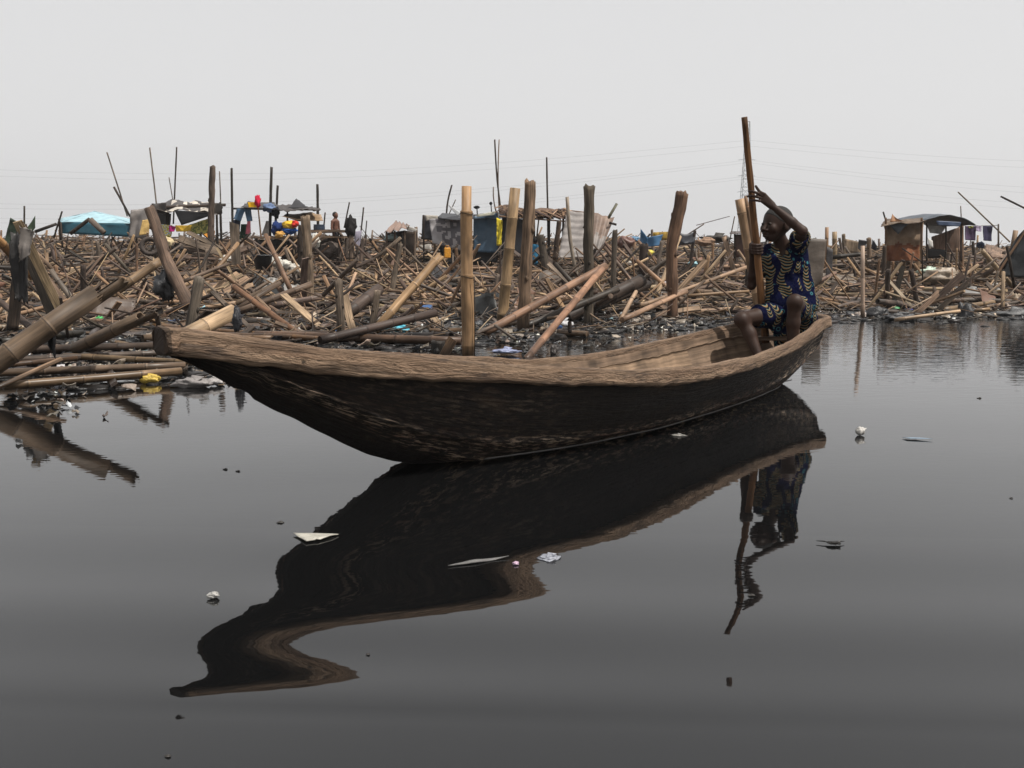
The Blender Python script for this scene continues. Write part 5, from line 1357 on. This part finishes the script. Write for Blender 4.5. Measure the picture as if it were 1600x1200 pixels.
# rooflet with clothes
D = 24; t = thing('clothes_rooflet', 'low dark patchwork roof on black poles above the platform', 'shelter', at(430, 360, D))
poly_sheet(t, 'roof_sheet', [(376, 324), (430, 328), (430, 318), (388, 315)], [D-.6, D-.6, D+1.5, D+1.5], (.035, .03, .028), 'tarp', 14, 6, wr=.05)
poly_sheet(t, 'roof_sheet', [(428, 328), (502, 329), (488, 322), (430, 318)], [D-.6, D-.6, D+1.5, D+1.5], (.06, .05, .045), 'metal', 20, 6, wr=.06, corr=.03)
poly_sheet(t, 'roof_peak', [(450, 324), (480, 324), (468, 314), (463, 310)], [D, D, D+.6, D+.6], (.03, .028, .03), 'tarp', 10, 6, wr=.05)
pole_part(t, 364, 326, 500, 328, 3, D, CHAR, 'beam')
poly_sheet(t, 'brown_awning', [(440, 338), (505, 342), (500, 334), (452, 333)], [D-.8, D-.8, D+1, D+1], (.34, .22, .12), 'tarp', 16, 6, wr=.05, sag=.1)
pole_part(t, 449, 368, 449, 330, 3, D, DARK, 'pole'); pole_part(t, 430, 362, 431, 328, 3.5, D, CHAR, 'pole')
D = 23.6
cloth([(370, 326), (384, 326), (376, 346), (365, 342)], D, (.10, .17, .26), 'left blue denim leg drying under the dark rooflet', group=None, nm='hanging_trousers', cat='trousers')
cloth([(382, 326), (392, 326), (394, 345), (386, 346)], D, (.11, .18, .27), 'right blue denim leg drying under the dark rooflet', nm='hanging_trousers', cat='trousers')
cloth([(386, 345), (391, 345), (392, 366), (384, 366)], D, (.55, .16, .20), 'pink shirt hanging below the blue denim', nm='hanging_shirt', cat='shirt')
cloth([(387, 316), (403, 316), (402, 324), (388, 324)], D-.3, (.75, .42, .02), 'yellow cloth on the edge of the dark rooflet')
cloth([(365, 344), (376, 340), (374, 366), (364, 366)], D, (.02, .022, .035), 'navy cloth hanging at the black pole left of the pink shirt')
cloth([(376, 350), (388, 350), (386, 374), (374, 374)], D+.3, (.03, .06, .04), 'dark green cloth behind the pink shirt')
bag(421, 325, 7, (.16, .22, .36), 'faded blue bundle hung on the dark rooflet', 'cloth_bundle', (1.2, 1, .9), D, cat='bundle', mat='cloth'); bag(431, 332, 6, (.02, .022, .03), 'black bundle hung beside the faded blue one', 'cloth_bundle', (.9, 1, 1.3), D, cat='bundle', mat='cloth')
cloth([(416, 345), (420, 345), (420, 368), (408, 368)], D, (.28, .26, .24), 'grey net hanging behind the red topped pole')
bag(434, 357, 10, (.02, .04, .14), 'dark blue bundle on the platform left of the yellow one', 'cloth_bundle', (1, 1, 1), 23, cat='bundle', mat='cloth')
bag(452, 352, 8, (.70, .45, .05), 'yellow bundle on the platform', 'cloth_bundle', (1.4, 1, .7), 22.9, cat='bundle', mat='cloth'); bag(461, 350, 5, (.5, .04, .03), 'small red bundle beside the yellow bundle', 'cloth_bundle', (1, 1, 1), 22.8, cat='bundle', mat='cloth')
bag(452, 361, 8, (.03, .09, .30), 'bright blue bundle under the yellow bundle', 'cloth_bundle', (1.5, 1, .6), 22.9, cat='bundle', mat='cloth'); bag(437, 367, 6, (.5, .28, .08), 'orange bundle at the platform edge', 'cloth_bundle', (1.2, 1, .8), 22.3, cat='bundle', mat='cloth')
s = pxs(23)
mb = MB(); c = at(499, 362, 23); lathe(mb, c, [(7.5*s, 0), (8.5*s, 2*s), (8.8*s, 6*s), (8.5*s, 10*s), (9*s, 11*s), (8.2*s, 11*s), (7.6*s, 8*s)], 22, (.03, .045, .075)); tag(mb.build('water_barrel', 'plastic', None, c), 'dark blue open barrel on the platform left of the standing child', 'barrel')
# red folded umbrella on a stick
t = thing('folded_umbrella', 'red folded umbrella head on a slim brown stick', 'umbrella', at(408, 367, 22.8))
pole_part(t, 408, 372, 403, 322, 2.6, 22.8, BROWN, 'stick'); m = MB(); m.blob(at(402.5, 314, 22.8), 4.6*s, (.50, .02, .05), 3, 10, .5, (1, 1, 1.9), 2); m.build('canopy', 'cloth', t)
# black draped post
t = thing('draped_post', 'upright post capped with a bulky black cloth right of the standing child', 'post', at(549, 405, 21))
pole_part(t, 549, 405, 548, 350, 9, 21, (.17, .13, .10), 'post'); m = MB(); m.blob(at(548, 354, 21), 9*pxs(21), (.025, .023, .023), 5, 14, .5, (.9, .8, 1.6), 2); m.build('black_cloth', 'cloth', t)
cloth([(553, 362), (565, 360), (562, 385), (555, 388)], 21.3, (.30, .28, .34), 'pale lilac cloth right of the black draped post')
# tin-roofed hut
D = 22; t = thing('tin_roofed_hut', 'small hut with a rusty corrugated roof and dark board walls', 'hut', at(625, 405, D))
poly_sheet(t, 'roof', [(600, 364), (641, 354), (636, 351), (618, 346)], [D-.8, D-.8, D+1.4, D+1.4], (.27, .18, .14), 'metal', 36, 6, wr=.02, corr=.05)
poly_sheet(t, 'roof_edge', [(634, 352), (652, 358), (650, 362), (636, 360)], [D-.6, D-.6, D-.6, D-.6], (.45, .42, .38), 'tarp', 8, 4, wr=.04)
poly_sheet(t, 'wall', [(630, 360), (652, 362), (650, 400), (632, 402)], D-.4, (.06, .045, .035), 'wood', 8, 8, wr=.05)
poly_sheet(t, 'wall', [(602, 364), (632, 360), (632, 402), (604, 402)], D+.8, (.02, .018, .016), 'wood', 8, 8, wr=.05)
for k in range(5): m = MB(); x = 602+k*5.5; m.plank(at(x, 402, D-.2), at(x, 379, D-.2), .08, .02, (0, -1, 0), jt((.20, .155, .12), .2), 3, 0, k, .02); m.build('board', 'wood', t)
for x in (604, 617, 632, 648): pole_part(t, x, 404, x, 360, 3.5, D-.5, (.22, .17, .13), 'post')
bag(612, 372, 7, (.28, .36, .36), 'pale blue green bundle inside the tin-roofed hut', 'cloth_bundle', (1.5, 1, .6), 21.7, cat='bundle', mat='cloth')
# tarpaulin house
D = 22; t = thing('tarpaulin_house', 'shelter walled with black, grey and blue tarpaulins behind the tall bamboo', 'shelter', at(735, 405, D))
poly_sheet(t, 'black_wall', [(660, 336), (690, 338), (682, 376), (658, 374)], D+.3, (.025, .025, .03), 'tarp', 12, 10, wr=.08)
poly_sheet(t, 'pale_panel', [(664, 336), (684, 337), (684, 345), (666, 345)], D, (.45, .41, .35), 'cloth', 6, 4, wr=.03)
def gp(u, v): return (.34, .32, .32) if mn.noise(Vector((u*8, v*7, 1))) > .12 or u < .12 else (.11, .10, .11)
poly_sheet(t, 'grey_plastic_wall', [(670, 342), (735, 338), (736, 396), (676, 380)], D-.1, (.2, .2, .2), 'tarp', 26, 18, wr=.10, tfun=gp, fall=.03)
poly_sheet(t, 'blue_wall', [(740, 338), (777, 333), (778, 395), (740, 394)], D-.3, (.045, .085, .13), 'tarp', 16, 16, wr=.06, fall=.04)
poly_sheet(t, 'dark_lower_wall', [(684, 378), (780, 392), (778, 412), (690, 412)], D+.2, (.02, .02, .022), 'tarp', 14, 8, wr=.08)
poly_sheet(t, 'grey_wall', [(784, 338), (836, 345), (832, 395), (784, 400)], D+.2, (.085, .085, .095), 'tarp', 14, 12, wr=.08)
poly_sheet(t, 'roof_tarp', [(684, 340), (800, 340), (790, 333), (690, 335)], [D-.4, D-.4, D+2.5, D+2.5], (.03, .03, .035), 'tarp', 20, 6, wr=.06)
poly_sheet(t, 'white_flap', [(700, 319), (722, 334), (716, 338), (704, 326)], D, (.60, .60, .60), 'tarp', 6, 6, wr=.02)
poly_sheet(t, 'white_flap', [(744, 336), (774, 330), (772, 336), (746, 339)], D-.5, (.62, .60, .48), 'tarp', 8, 4, wr=.02)
for x, y in ((662, 336), (741, 336), (777, 331), (835, 345)): pole_part(t, x, 408, x, y, 3, D, DARK, 'pole')
cloth([(776, 340), (785, 344), (784, 385), (776, 384)], D-.5, (.70, .55, .04), 'bright yellow curtain between blue tarpaulin and leaning bamboo post', lambda u, v: (.75, .60, .05) if mn.noise(Vector((u*8, v*14, 3))) > -.15 else (.30, .22, .03))
for x, y, c, l in ((745, 324, BLACK, 'tiny black mushroom-shaped vent on the tarpaulin house'), (767, 318, BLACK, 'tiny black bird-like knob on a stick above the tarpaulin house')):
    t2 = thing('roof_vent', l, 'vent', at(x, y+12, D)); pole_part(t2, x+1, y+13, x, y, 1.8, D, BLACK, 'stem'); m = MB(); m.blob(at(x, y, D), 3*pxs(D), c, 1, 8, .3, (1.6 if x < 750 else .8, 1, .8)); m.build('cap', 'cloth', t2)
t = thing('jerrycan', 'orange yellow jerrycan standing right of the dark stake', 'jerrycan', at(699, 404, 20))
m = MB(); s = pxs(20); m.box(at(699, 395, 20), (10*s, 6*s, 16*s), .2, (.62, .27, .02)); bo = m.build('can_body', 'plastic', t); bv = bo.modifiers.new('b', 'BEVEL'); bv.width = 1.5*s; bv.segments = 3
m = MB(); m.tube([at(696, 386, 20), at(697, 384, 20), at(701, 384, 20), at(702, 387, 20)], .008, 6, (.6, .26, .02)); m.build('handle', 'plastic', t)
# thatch
D = 22; t = thing('thatched_roof', 'sagging brown palm thatch roof on thin poles', 'shelter', at(840, 380, D))
mb = MB()
for i in range(420):
    u = R.random(); v = R.random(); x = 782+u*102; y0 = 320+6*math.sin(u*3)+u*4+v*3; dd = D-.6+v*2.2
    p = at(x, y0, dd); l = R.uniform(.25, .7); q = p+Vector((R.gauss(.15, .25), -.2, -l*.28))
    mb.plank(p, q, R.uniform(.02, .06), .006, (0, -.5, 1), jt(R.choice(((.26, .16, .10), (.16, .10, .07), (.09, .06, .05), (.36, .24, .16))), .2), 1)
mb.build('thatch', 'wood', t)
poly_sheet(t, 'underlay', [(782, 334), (886, 342), (884, 330), (786, 320)], [D-.5, D-.5, D+1.5, D+1.5], (.15, .095, .065), 'wood', 20, 6, wr=.1, jag=.03)
for x in (795, 858, 880): pole_part(t, x, 405, x, 330, 4, D, DARK, 'pole')
pole_part(t, 780, 338, 884, 346, 2.5, D-.6, BROWN, 'beam')
stick('P', 868, 405, 874, 345, 8, (.12, .08, .055), 'dark reddish stump under the right end of the thatch', 21)
# leaning corrugated sheets
D = 20; o = poly_sheet(None, 'corrugated_sheet', [(872, 402), (886, 330), (914, 333), (914, 402)], [D-.5, D+.3, D+.3, D-.5], (.25, .225, .21), 'metal', 40, 10, wr=.04, corr=.03); tag(o, 'grey corrugated sheet leaning left of the dark flared post', 'sheet')
def cs_(u, v): return (.22, .155, .12) if v < .45+.2*mn.noise(Vector((u*4, 1, 0))) else (.25, .22, .20)
o = poly_sheet(None, 'corrugated_sheet', [(925, 332), (960, 340), (936, 400), (920, 402)], [D+.2, D+.2, D-.5, D-.5], (.2, .15, .12), 'metal', 40, 12, wr=.04, corr=.03, tfun=cs_); tag(o, 'rusty brown corrugated sheet leaning right of the dark flared post', 'sheet')
stick('B', 948, 345, 964, 318, 4.5, (.2, .19, .13), 'greenish stick poking over the rusty corrugated sheet', 20.2, sink=False)
stick('P', 952, 348, 963, 351, 4, CHAR, 'short black batten sticking out right of the rusty sheet', 20, sink=False)
# person in blue
def small_person(px, pyh, D, name, label, skin, shirt, facing, seated, hpx):
    s = pxs(D)*hpx; top = at(px, pyh, D); root = thing('person', label, 'person', top-Vector((0, 0, s*(4.6 if seated else 7.4))))
    f = Vector(facing).normalized(); r_, f_, u_ = basis(f); hc = top-Vector((0, 0, s*.55)); V3 = lambda a, b_, c: np.array(tuple(hc+r_*a*s+f_*b_*s+Vector((0, 0, c*s))))
    x = SDF(V3(0, 0, 0)+np.array([-2.6, -2.6, -7.2])*s, V3(0, 0, 0)+np.array([2.6, 2.6, 1.0])*s, s*.09)
    rot = [tuple(r_), tuple(f_), tuple(u_)]
    x.ell(V3(0, -.05, .08), (.40*s, .50*s, .47*s), rot, .02*s*10*.1); x.ell(V3(0, .18, -.15), (.30*s, .30*s, .38*s), rot, .1*s); x.ell(V3(0, .5, -.12), (.07*s, .1*s, .1*s), rot, .05*s)
    for q in (-1, 1): x.ell(V3(q*.40, -.03, -.05), (.05*s, .1*s, .15*s), rot, .03*s)
    x.cone(V3(0, -.05, -.3), V3(0, -.12, -.9), .2*s, .22*s, .1*s)
    x.cone(V3(-.65, -.1, -1.05), V3(.65, -.1, -1.05), .26*s, .26*s, .2*s); x.cone(V3(0, -.08, -1.1), V3(0, -.1, -2.2), .58*s, .45*s, .2*s); x.cone(V3(0, -.1, -2.2), V3(0, -.1, -3.1), .45*s, .52*s, .2*s)
    for q in (-1, 1):
        e = V3(q*.98, -.1, -2.2); w_ = V3(q*.85, .35, -3.2); x.cone(V3(q*.78, -.1, -1.1), e, .23*s, .17*s, .1*s); x.cone(e, w_, .17*s, .12*s, .08*s)
        for k in range(4): x.cone(w_, w_+np.array([0, 0, -.42*s])+np.array(tuple(r_))*(.09*k-.13)*s, .09*s, .05*s, .02*s)
        x.cone(w_, w_+np.array([0, 0, -.25*s])+np.array(tuple(f_))*.18*s, .08*s, .055*s, .03*s)
        if seated:
            kn = V3(q*.5, 1.6, -3.0); an = V3(q*.5, 1.6, -4.7)
        else: kn = V3(q*.32, 0, -4.9); an = V3(q*.34, -.1, -6.6)
        x.cone(V3(q*.28, -.05, -3.2), kn, .36*s, .25*s, .1*s); x.cone(kn, an, .25*s, .15*s, .08*s); x.cone(an, an+np.array(tuple(f_))*.6*s-np.array([0, 0, .15*s]), .14*s, .1*s, .08*s)
    O = tuple(root.location); x.mesh('body', skin, root, O)
    h = SDF(V3(0, 0, 0)-s, V3(0, 0, 0)+s, s*.06); h.ell(V3(0, -.09, .10), (.415*s, .50*s, .48*s), rot, 0); h.cut(V3(0, .25, .2), tuple(f_*.75-u_*.55)); h.cut(V3(0, -.3, -.25), (0, 0, -1)); h.mesh('hair', M['hair'], root, O)
    if shirt:
        c_ = SDF(V3(0, 0, 0)+np.array([-2, -2, -4])*s, V3(0, 0, 0)+np.array([2, 2, -.6])*s, s*.09)
        c_.cone(V3(-.65, -.1, -1.07), V3(.65, -.1, -1.07), .32*s, .32*s, .2*s); c_.cone(V3(0, -.08, -1.1), V3(0, -.1, -3.2), .66*s, .62*s, .2*s)
        for q in (-1, 1): c_.cone(V3(q*.75, -.1, -1.1), V3(q*.92, -.1, -1.9), .30*s, .26*s, .1*s)
        m2, nt2, b2, _ = newmat('shirt_cloth'); b2.inputs['Base Color'].default_value = (*shirt, 1); b2.inputs['Roughness'].default_value = .9; c_.mesh('shirt', m2, root, O)
    tr = SDF(V3(0, 0, 0)+np.array([-2, -2.4, -5.2])*s, V3(0, 0, 0)+np.array([2.4, 2.4, -2.6])*s, s*.09); tr.cone(V3(0, -.1, -2.9), V3(0, -.1, -3.2), .52*s, .55*s, .1*s)
    for q in (-1, 1): tr.cone(V3(q*.28, -.05, -3.2), (V3(q*.45, .8, -3.1) if seated else V3(q*.32, 0, -4.4)), .42*s, .36*s, .1*s)
    m2, nt2, b2, _ = newmat('shorts_cloth'); b2.inputs['Base Color'].default_value = (.05, .045, .05, 1); b2.inputs['Roughness'].default_value = .9; tr.mesh('shorts', m2, root, O)
small_person(524, 331, 23.2, 'child', 'bare chested child standing among the goods on the wooden platform', mat_skin('brown_skin', (.13, .06, .04)), None, (.85, -.5, 0), False, 9.0)
small_person(836, 370, 21.5, 'person', 'seated person in a bright blue shirt beside the knotty post', M['skin'], (.03, .17, .30), (.3, .9, 0), True, 10)
# tarps beyond centre right
o = poly_sheet(None, 'blue_tarp', [(1001, 357), (1012, 372), (1010, 384), (1000, 378)], 24, (.05, .14, .26)); tag(o, 'upright peak of blue tarp beyond the slim square post', 'tarp')
o = poly_sheet(None, 'blue_tarp', [(1006, 372), (1036, 366), (1030, 384), (1008, 386)], 24.2, (.06, .16, .30), wr=.12); tag(o, 'slumped blue tarp lying right of the blue peak', 'tarp')
bag(990, 374, 6, (.09, .2, .32), 'small light blue heap left of the blue tarp peak', 'tarp_heap', (1.3, 1, .7), 25, cat='tarp'); bag(978, 380, 11, (.16, .08, .06), 'rusty round heap left of the blue tarps', 'tarp_heap', (1.2, 1, .8), 23, cat='tarp')
o = poly_sheet(None, 'yellow_crate', [(1020, 363), (1044, 362), (1044, 375), (1021, 376)], 26, (.40, .27, .05), 'wood', 4, 3, wr=.01); tag(o, 'mustard coloured board behind the slumped blue tarp', 'board')
o = poly_sheet(None, 'dark_tarp', [(1056, 361), (1086, 362), (1084, 380), (1060, 384)], 20, (.04, .042, .05), sag=.12, wr=.08); tag(o, 'dark grey tarp hanging between the bent post and a forked stick', 'tarp')
stick('P', 1078, 418, 1086, 360, 5, DARK, 'forked dark stick holding the hanging dark tarp', 20)
bag(1083, 412, 5, (.25, .45, .50), 'small pale blue scrap at the foot of the forked dark stick', D=17); bag(1015, 395, 5, (.6, .5, .05), 'small yellow scrap right of the flat topped post', D=20)
bag(1101, 378, 9, (.30, .2, .14), 'tan cloth bundle right of the hanging dark tarp', 'cloth_bundle', (1.6, 1, .6), 21, cat='bundle', mat='cloth'); bag(1120, 372, 10, (.07, .065, .06), 'dark cloth heap on the skyline left of the boy', 'cloth_bundle', (2, 1, .5), 25, cat='bundle', mat='cloth')
# small hut behind boy
D = 19; t = thing('small_hut', 'small dark reddish hut partly hidden behind the boy', 'hut', at(1160, 405, D))
poly_sheet(t, 'wall', [(1146, 366), (1178, 366), (1176, 402), (1150, 402)], D, (.13, .075, .06), 'metal', 10, 8, wr=.05); poly_sheet(t, 'roof', [(1140, 364), (1182, 363), (1182, 360), (1142, 361)], [D-.5, D-.5, D+1, D+1], (.10, .08, .075), 'metal', 10, 4, wr=.02)
pole_part(t, 1148, 404, 1148, 362, 3, D-.1, DARK, 'post'); pole_part(t, 1136, 395, 1148, 338, 2, D, GREY, 'pole')
# boards right of the boy
o = poly_sheet(None, 'grey_board', [(1261, 372), (1292, 374), (1284, 440), (1258, 462)], 14.5, (.125, .10, .08), 'metal', 10, 14, wr=.03); tag(o, 'tall grey brown sheet standing right of the boy', 'sheet')
o = poly_sheet(None, 'dark_board', [(1292, 385), (1302, 390), (1300, 438), (1290, 436)], 16, (.05, .045, .045), 'metal', 6, 8, wr=.03); tag(o, 'narrow black sheet between the grey brown sheet and tan stake', 'sheet')
o = poly_sheet(None, 'reed_screen', [(1320, 373), (1344, 378), (1344, 396), (1321, 394)], 24, (.36, .28, .20), 'wood', 12, 6, wr=.03); tag(o, 'beige reed screen beyond the brown stakes', 'screen')
o = poly_sheet(None, 'dark_tarp', [(1342, 374), (1356, 376), (1350, 395), (1341, 388)], 21, (.045, .045, .05)); tag(o, 'small dark tarp left of the knobbed stake', 'tarp')
o = poly_sheet(None, 'dark_tarp', [(1362, 374), (1370, 384), (1368, 392), (1360, 388)], 21, (.05, .055, .07)); tag(o, 'small dark tarp right of the knobbed stake', 'tarp')
o = stick('B', 1300, 402, 1350, 397, 7, CHAR, 'long black beam lying behind the brown stakes', 18, sink=False)
# rust coloured shack + dome
D = 20; t = thing('rust_coloured_shack', 'tall tan shack with rust stained cloth walls at right', 'shack', at(1412, 412, D))
def rust(u, v): return (.25, .18, .125) if v < .55+.15*mn.noise(Vector((u*4, 3, 0))) else ((.20, .085, .045) if mn.noise(Vector((u*5, v*5, 1))) > -.2 else (.17, .07, .04))
poly_sheet(t, 'front_wall', [(1381, 348), (1442, 345), (1434, 408), (1384, 408)], D, (.3, .2, .1), 'cloth', 24, 22, wr=.16, jag=.07, tfun=rust)
poly_sheet(t, 'roof', [(1376, 350), (1448, 347), (1440, 341), (1386, 344)], [D-.5, D-.5, D+2, D+2], (.22, .17, .13), 'wood', 16, 6, wr=.08)
poly_sheet(t, 'black_awning', [(1388, 350), (1420, 350), (1414, 354), (1403, 366)], D-.4, (.045, .05, .06), 'tarp', 8, 8, wr=.03)
for x in (1384, 1440): pole_part(t, x, 412, x, 340, 4, D-.2, BROWN, 'post')
poly_sheet(t, 'roof_scrap', [(1390, 347), (1412, 346), (1402, 342), (1395, 334)], D+.5, (.35, .20, .12), 'cloth', 8, 6, wr=.08)
poly_sheet(t, 'white_cloth', [(1449, 372), (1457, 376), (1458, 387), (1451, 386)], D-.3, (.6, .58, .54), 'cloth', 5, 5, wr=.03)
D = 22; t = thing('domed_shack', 'shack under a domed grey blue tarp right of the rust coloured one', 'shack', at(1478, 412, D))
mb = MB(); nx_, ny_ = 22, 8
L0, L1 = at(1424, 348, D), at(1505, 352, D)
for j in range(ny_+1):
    for i in range(nx_+1):
        u, v = i/nx_, j/ny_; p = L0.lerp(L1, u)+Vector((0, -.6+2.4*v, 0)); p.z += .24*math.sin(PI*u)**.8*(1-.25*(2*v-1)**2)+.02*mn.noise(Vector((u*7, v*5, 0))); mb.v.append(p)
for j in range(ny_):
    for i in range(nx_):
        a = j*(nx_+1)+i; mb.face((a, a+1, a+nx_+2, a+nx_+1), [(0, 0)]*4, (.085, .10, .12))
do = mb.build('dome_tarp', 'tarp', t); sol = do.modifiers.new('s', 'SOLIDIFY'); sol.thickness = .015
poly_sheet(t, 'mat_wall', [(1456, 370), (1500, 354), (1500, 394), (1455, 394)], D+.3, (.27, .185, .14), 'wood', 14, 10, wr=.05); poly_sheet(t, 'opening_shade', [(1448, 388), (1478, 390), (1478, 402), (1448, 404)], D-.3, (.02, .018, .017), 'tarp', 6, 4, wr=.04)  # second sheet is near-black, painting the shade inside the shack's opening
poly_sheet(t, 'white_sheet', [(1448, 352), (1478, 353), (1470, 366), (1452, 364)], D+.5, (.62, .62, .60), 'cloth', 8, 6, wr=.04); poly_sheet(t, 'blue_flap', [(1462, 345), (1502, 347), (1500, 354), (1464, 352)], D-.7, (.07, .10, .17), 'tarp', 10, 5, wr=.05)
for x in (1448, 1478, 1502): pole_part(t, x, 408, x, 348, 3, D-.4, DARK, 'post')
# clothes line
t = thing('clothes_line', 'cord strung from the domed shack toward the right edge', 'clothes line', at(1530, 352, 22)); m = MB(); m.tube([at(1500, 350, 22), at(1530, 353, 22), at(1560, 352, 22)], .006, 5, DARK); m.build('cord', 'wood', t); pole_part(t, 1560, 400, 1560, 350, 3, 22, GREY, 'prop')
for x0, x1, y1, c, l in ((1507, 1526, 376, (.10, .07, .12), 'purple brown garment at the left of the clothes line'), (1524, 1534, 362, (.45, .38, .50), 'small lilac garment in the middle of the clothes line'), (1535, 1551, 377, (.045, .04, .075), 'dark indigo garment at the right of the clothes line'), (1512, 1522, 357, (.22, .22, .06), 'olive strip on top of the purple brown garment')):
    cloth([(x0, 353), (x1, 353), (x1-1, y1), (x0+1, y1-1)], 21.9 if 'olive' not in l else 21.8, c, l, nm='hanging_garment', cat='garment')
bag(1532, 383, 5, (.05, .06, .09), 'small dark bundle below the lilac garment', 'cloth_bundle', (1, 1, 1), 22, cat='bundle', mat='cloth')
# low mat roof and black tent
D = 19; o = poly_sheet(None, 'mat_roof', [(1540, 400), (1582, 404), (1578, 392), (1540, 381)], [D-.5, D-.5, D+1, D+1], (.27, .19, .14), 'wood', 12, 6, wr=.05); tag(o, 'low brown mat roof left of the black tent', 'roof')
stick('B', 1536, 432, 1585, 395, 8, (.2, .14, .10), 'brown beam sloping up to the black tent', 18, sink=False)
D = 16; t = thing('black_tent', 'black tarp tent cut by the right edge', 'tent', at(1600, 440, D))
poly_sheet(t, 'front_sheet', [(1562, 432), (1604, 358), (1700, 350), (1690, 440)], D, (.018, .020, .022), 'tarp', 18, 16, wr=.08); poly_sheet(t, 'roof_sheet', [(1556, 420), (1602, 357), (1700, 345), (1640, 400)], [D-.1, D-.1, D+3, D+3], (.02, .022, .025), 'tarp', 12, 8, wr=.05); pole_part(t, 1554, 435, 1606, 354, 4, D-.2, BROWN, 'ridge_pole')
# pylon and wires
D = 300; t = thing('transmission_tower', 'faint lattice power tower far behind the raised pole', 'tower', at(1164, 395, D)); hx = 9
mb = MB(); top = at(1169, 190, D); bz = 0; cx_ = top.x
def leg(q, f): return Vector((cx_+q[0]*(.45+1.5*(1-f)), D+q[1]*(.45+1.5*(1-f)), bz+(top.z-bz)*f))
cor = [(-1, -1), (1, -1), (1, 1), (-1, 1)]
for q in cor: mb.tube([leg(q, 0), leg(q, 1)], .08, 4, (.16, .17, .18))
for k in range(16):
    f0, f1 = k/16, (k+1)/16
    for i in range(4): mb.tube([leg(cor[i], f0), leg(cor[(i+1) % 4], f1)], .04, 4, (.16, .17, .18)); mb.tube([leg(cor[i], f1), leg(cor[(i+1) % 4], f1)], .05, 4, (.16, .17, .18))
mb.build('lattice', 'metal', t)
mb = MB()
for py in (250, 275, 300): z = at(1169, py, D).z; mb.tube([Vector((cx_-2.6, D, z)), Vector((cx_, D, z+.4)), Vector((cx_+2.6, D, z))], .06, 4, (.16, .17, .18))
mb.build('cross_arm', 'metal', t)
for i, (yl, y0, yr) in enumerate([(243, 219, 232), (253, 228, 243), (300, 250, 280), (308, 254, 292), (322, 275, 305), (330, 279, 318)]):
    mb = MB(); P0, P1, P2 = at(-200, yl+14, D), at(1169, y0, D), at(1900, yr+25, D)
    pts = [P0.lerp(P1, k/24)-Vector((0, 0, 6*math.sin(PI*k/24))) for k in range(25)]+[P1.lerp(P2, k/16)-Vector((0, 0, 2*math.sin(PI*k/16))) for k in range(1, 17)]
    mb.tube(pts, .019, 4, (.2, .2, .2)); tag(mb.build('power_line', 'metal', None, P1), ['topmost', 'second highest', 'third highest', 'fourth highest', 'second lowest', 'lowest'][i]+' of the faint power lines crossing the sky', 'power line', 'faint power lines')
# ------------------------------------------------------------------ pale air
def make_haze():
    m = bpy.data.materials.new('pale_air'); m.use_nodes = True; nt = m.node_tree; nt.nodes.clear()
    o = nt.nodes.new('ShaderNodeOutputMaterial'); v = nt.nodes.new('ShaderNodeVolumePrincipled')
    v.inputs['Color'].default_value = (.93, .94, .96, 1); v.inputs['Density'].default_value = HZ; v.inputs['Anisotropy'].default_value = .3
    nt.links.new(v.outputs[0], o.inputs['Volume'])
    mb = MB(); mb.box((0, 340, 20.5), (1900, 800, 47)); o_ = mb.build('haze', m); tag(o_, 'pale dusty air over the lagoon', None, None, 'stuff')
HZ = .0008
make_haze()
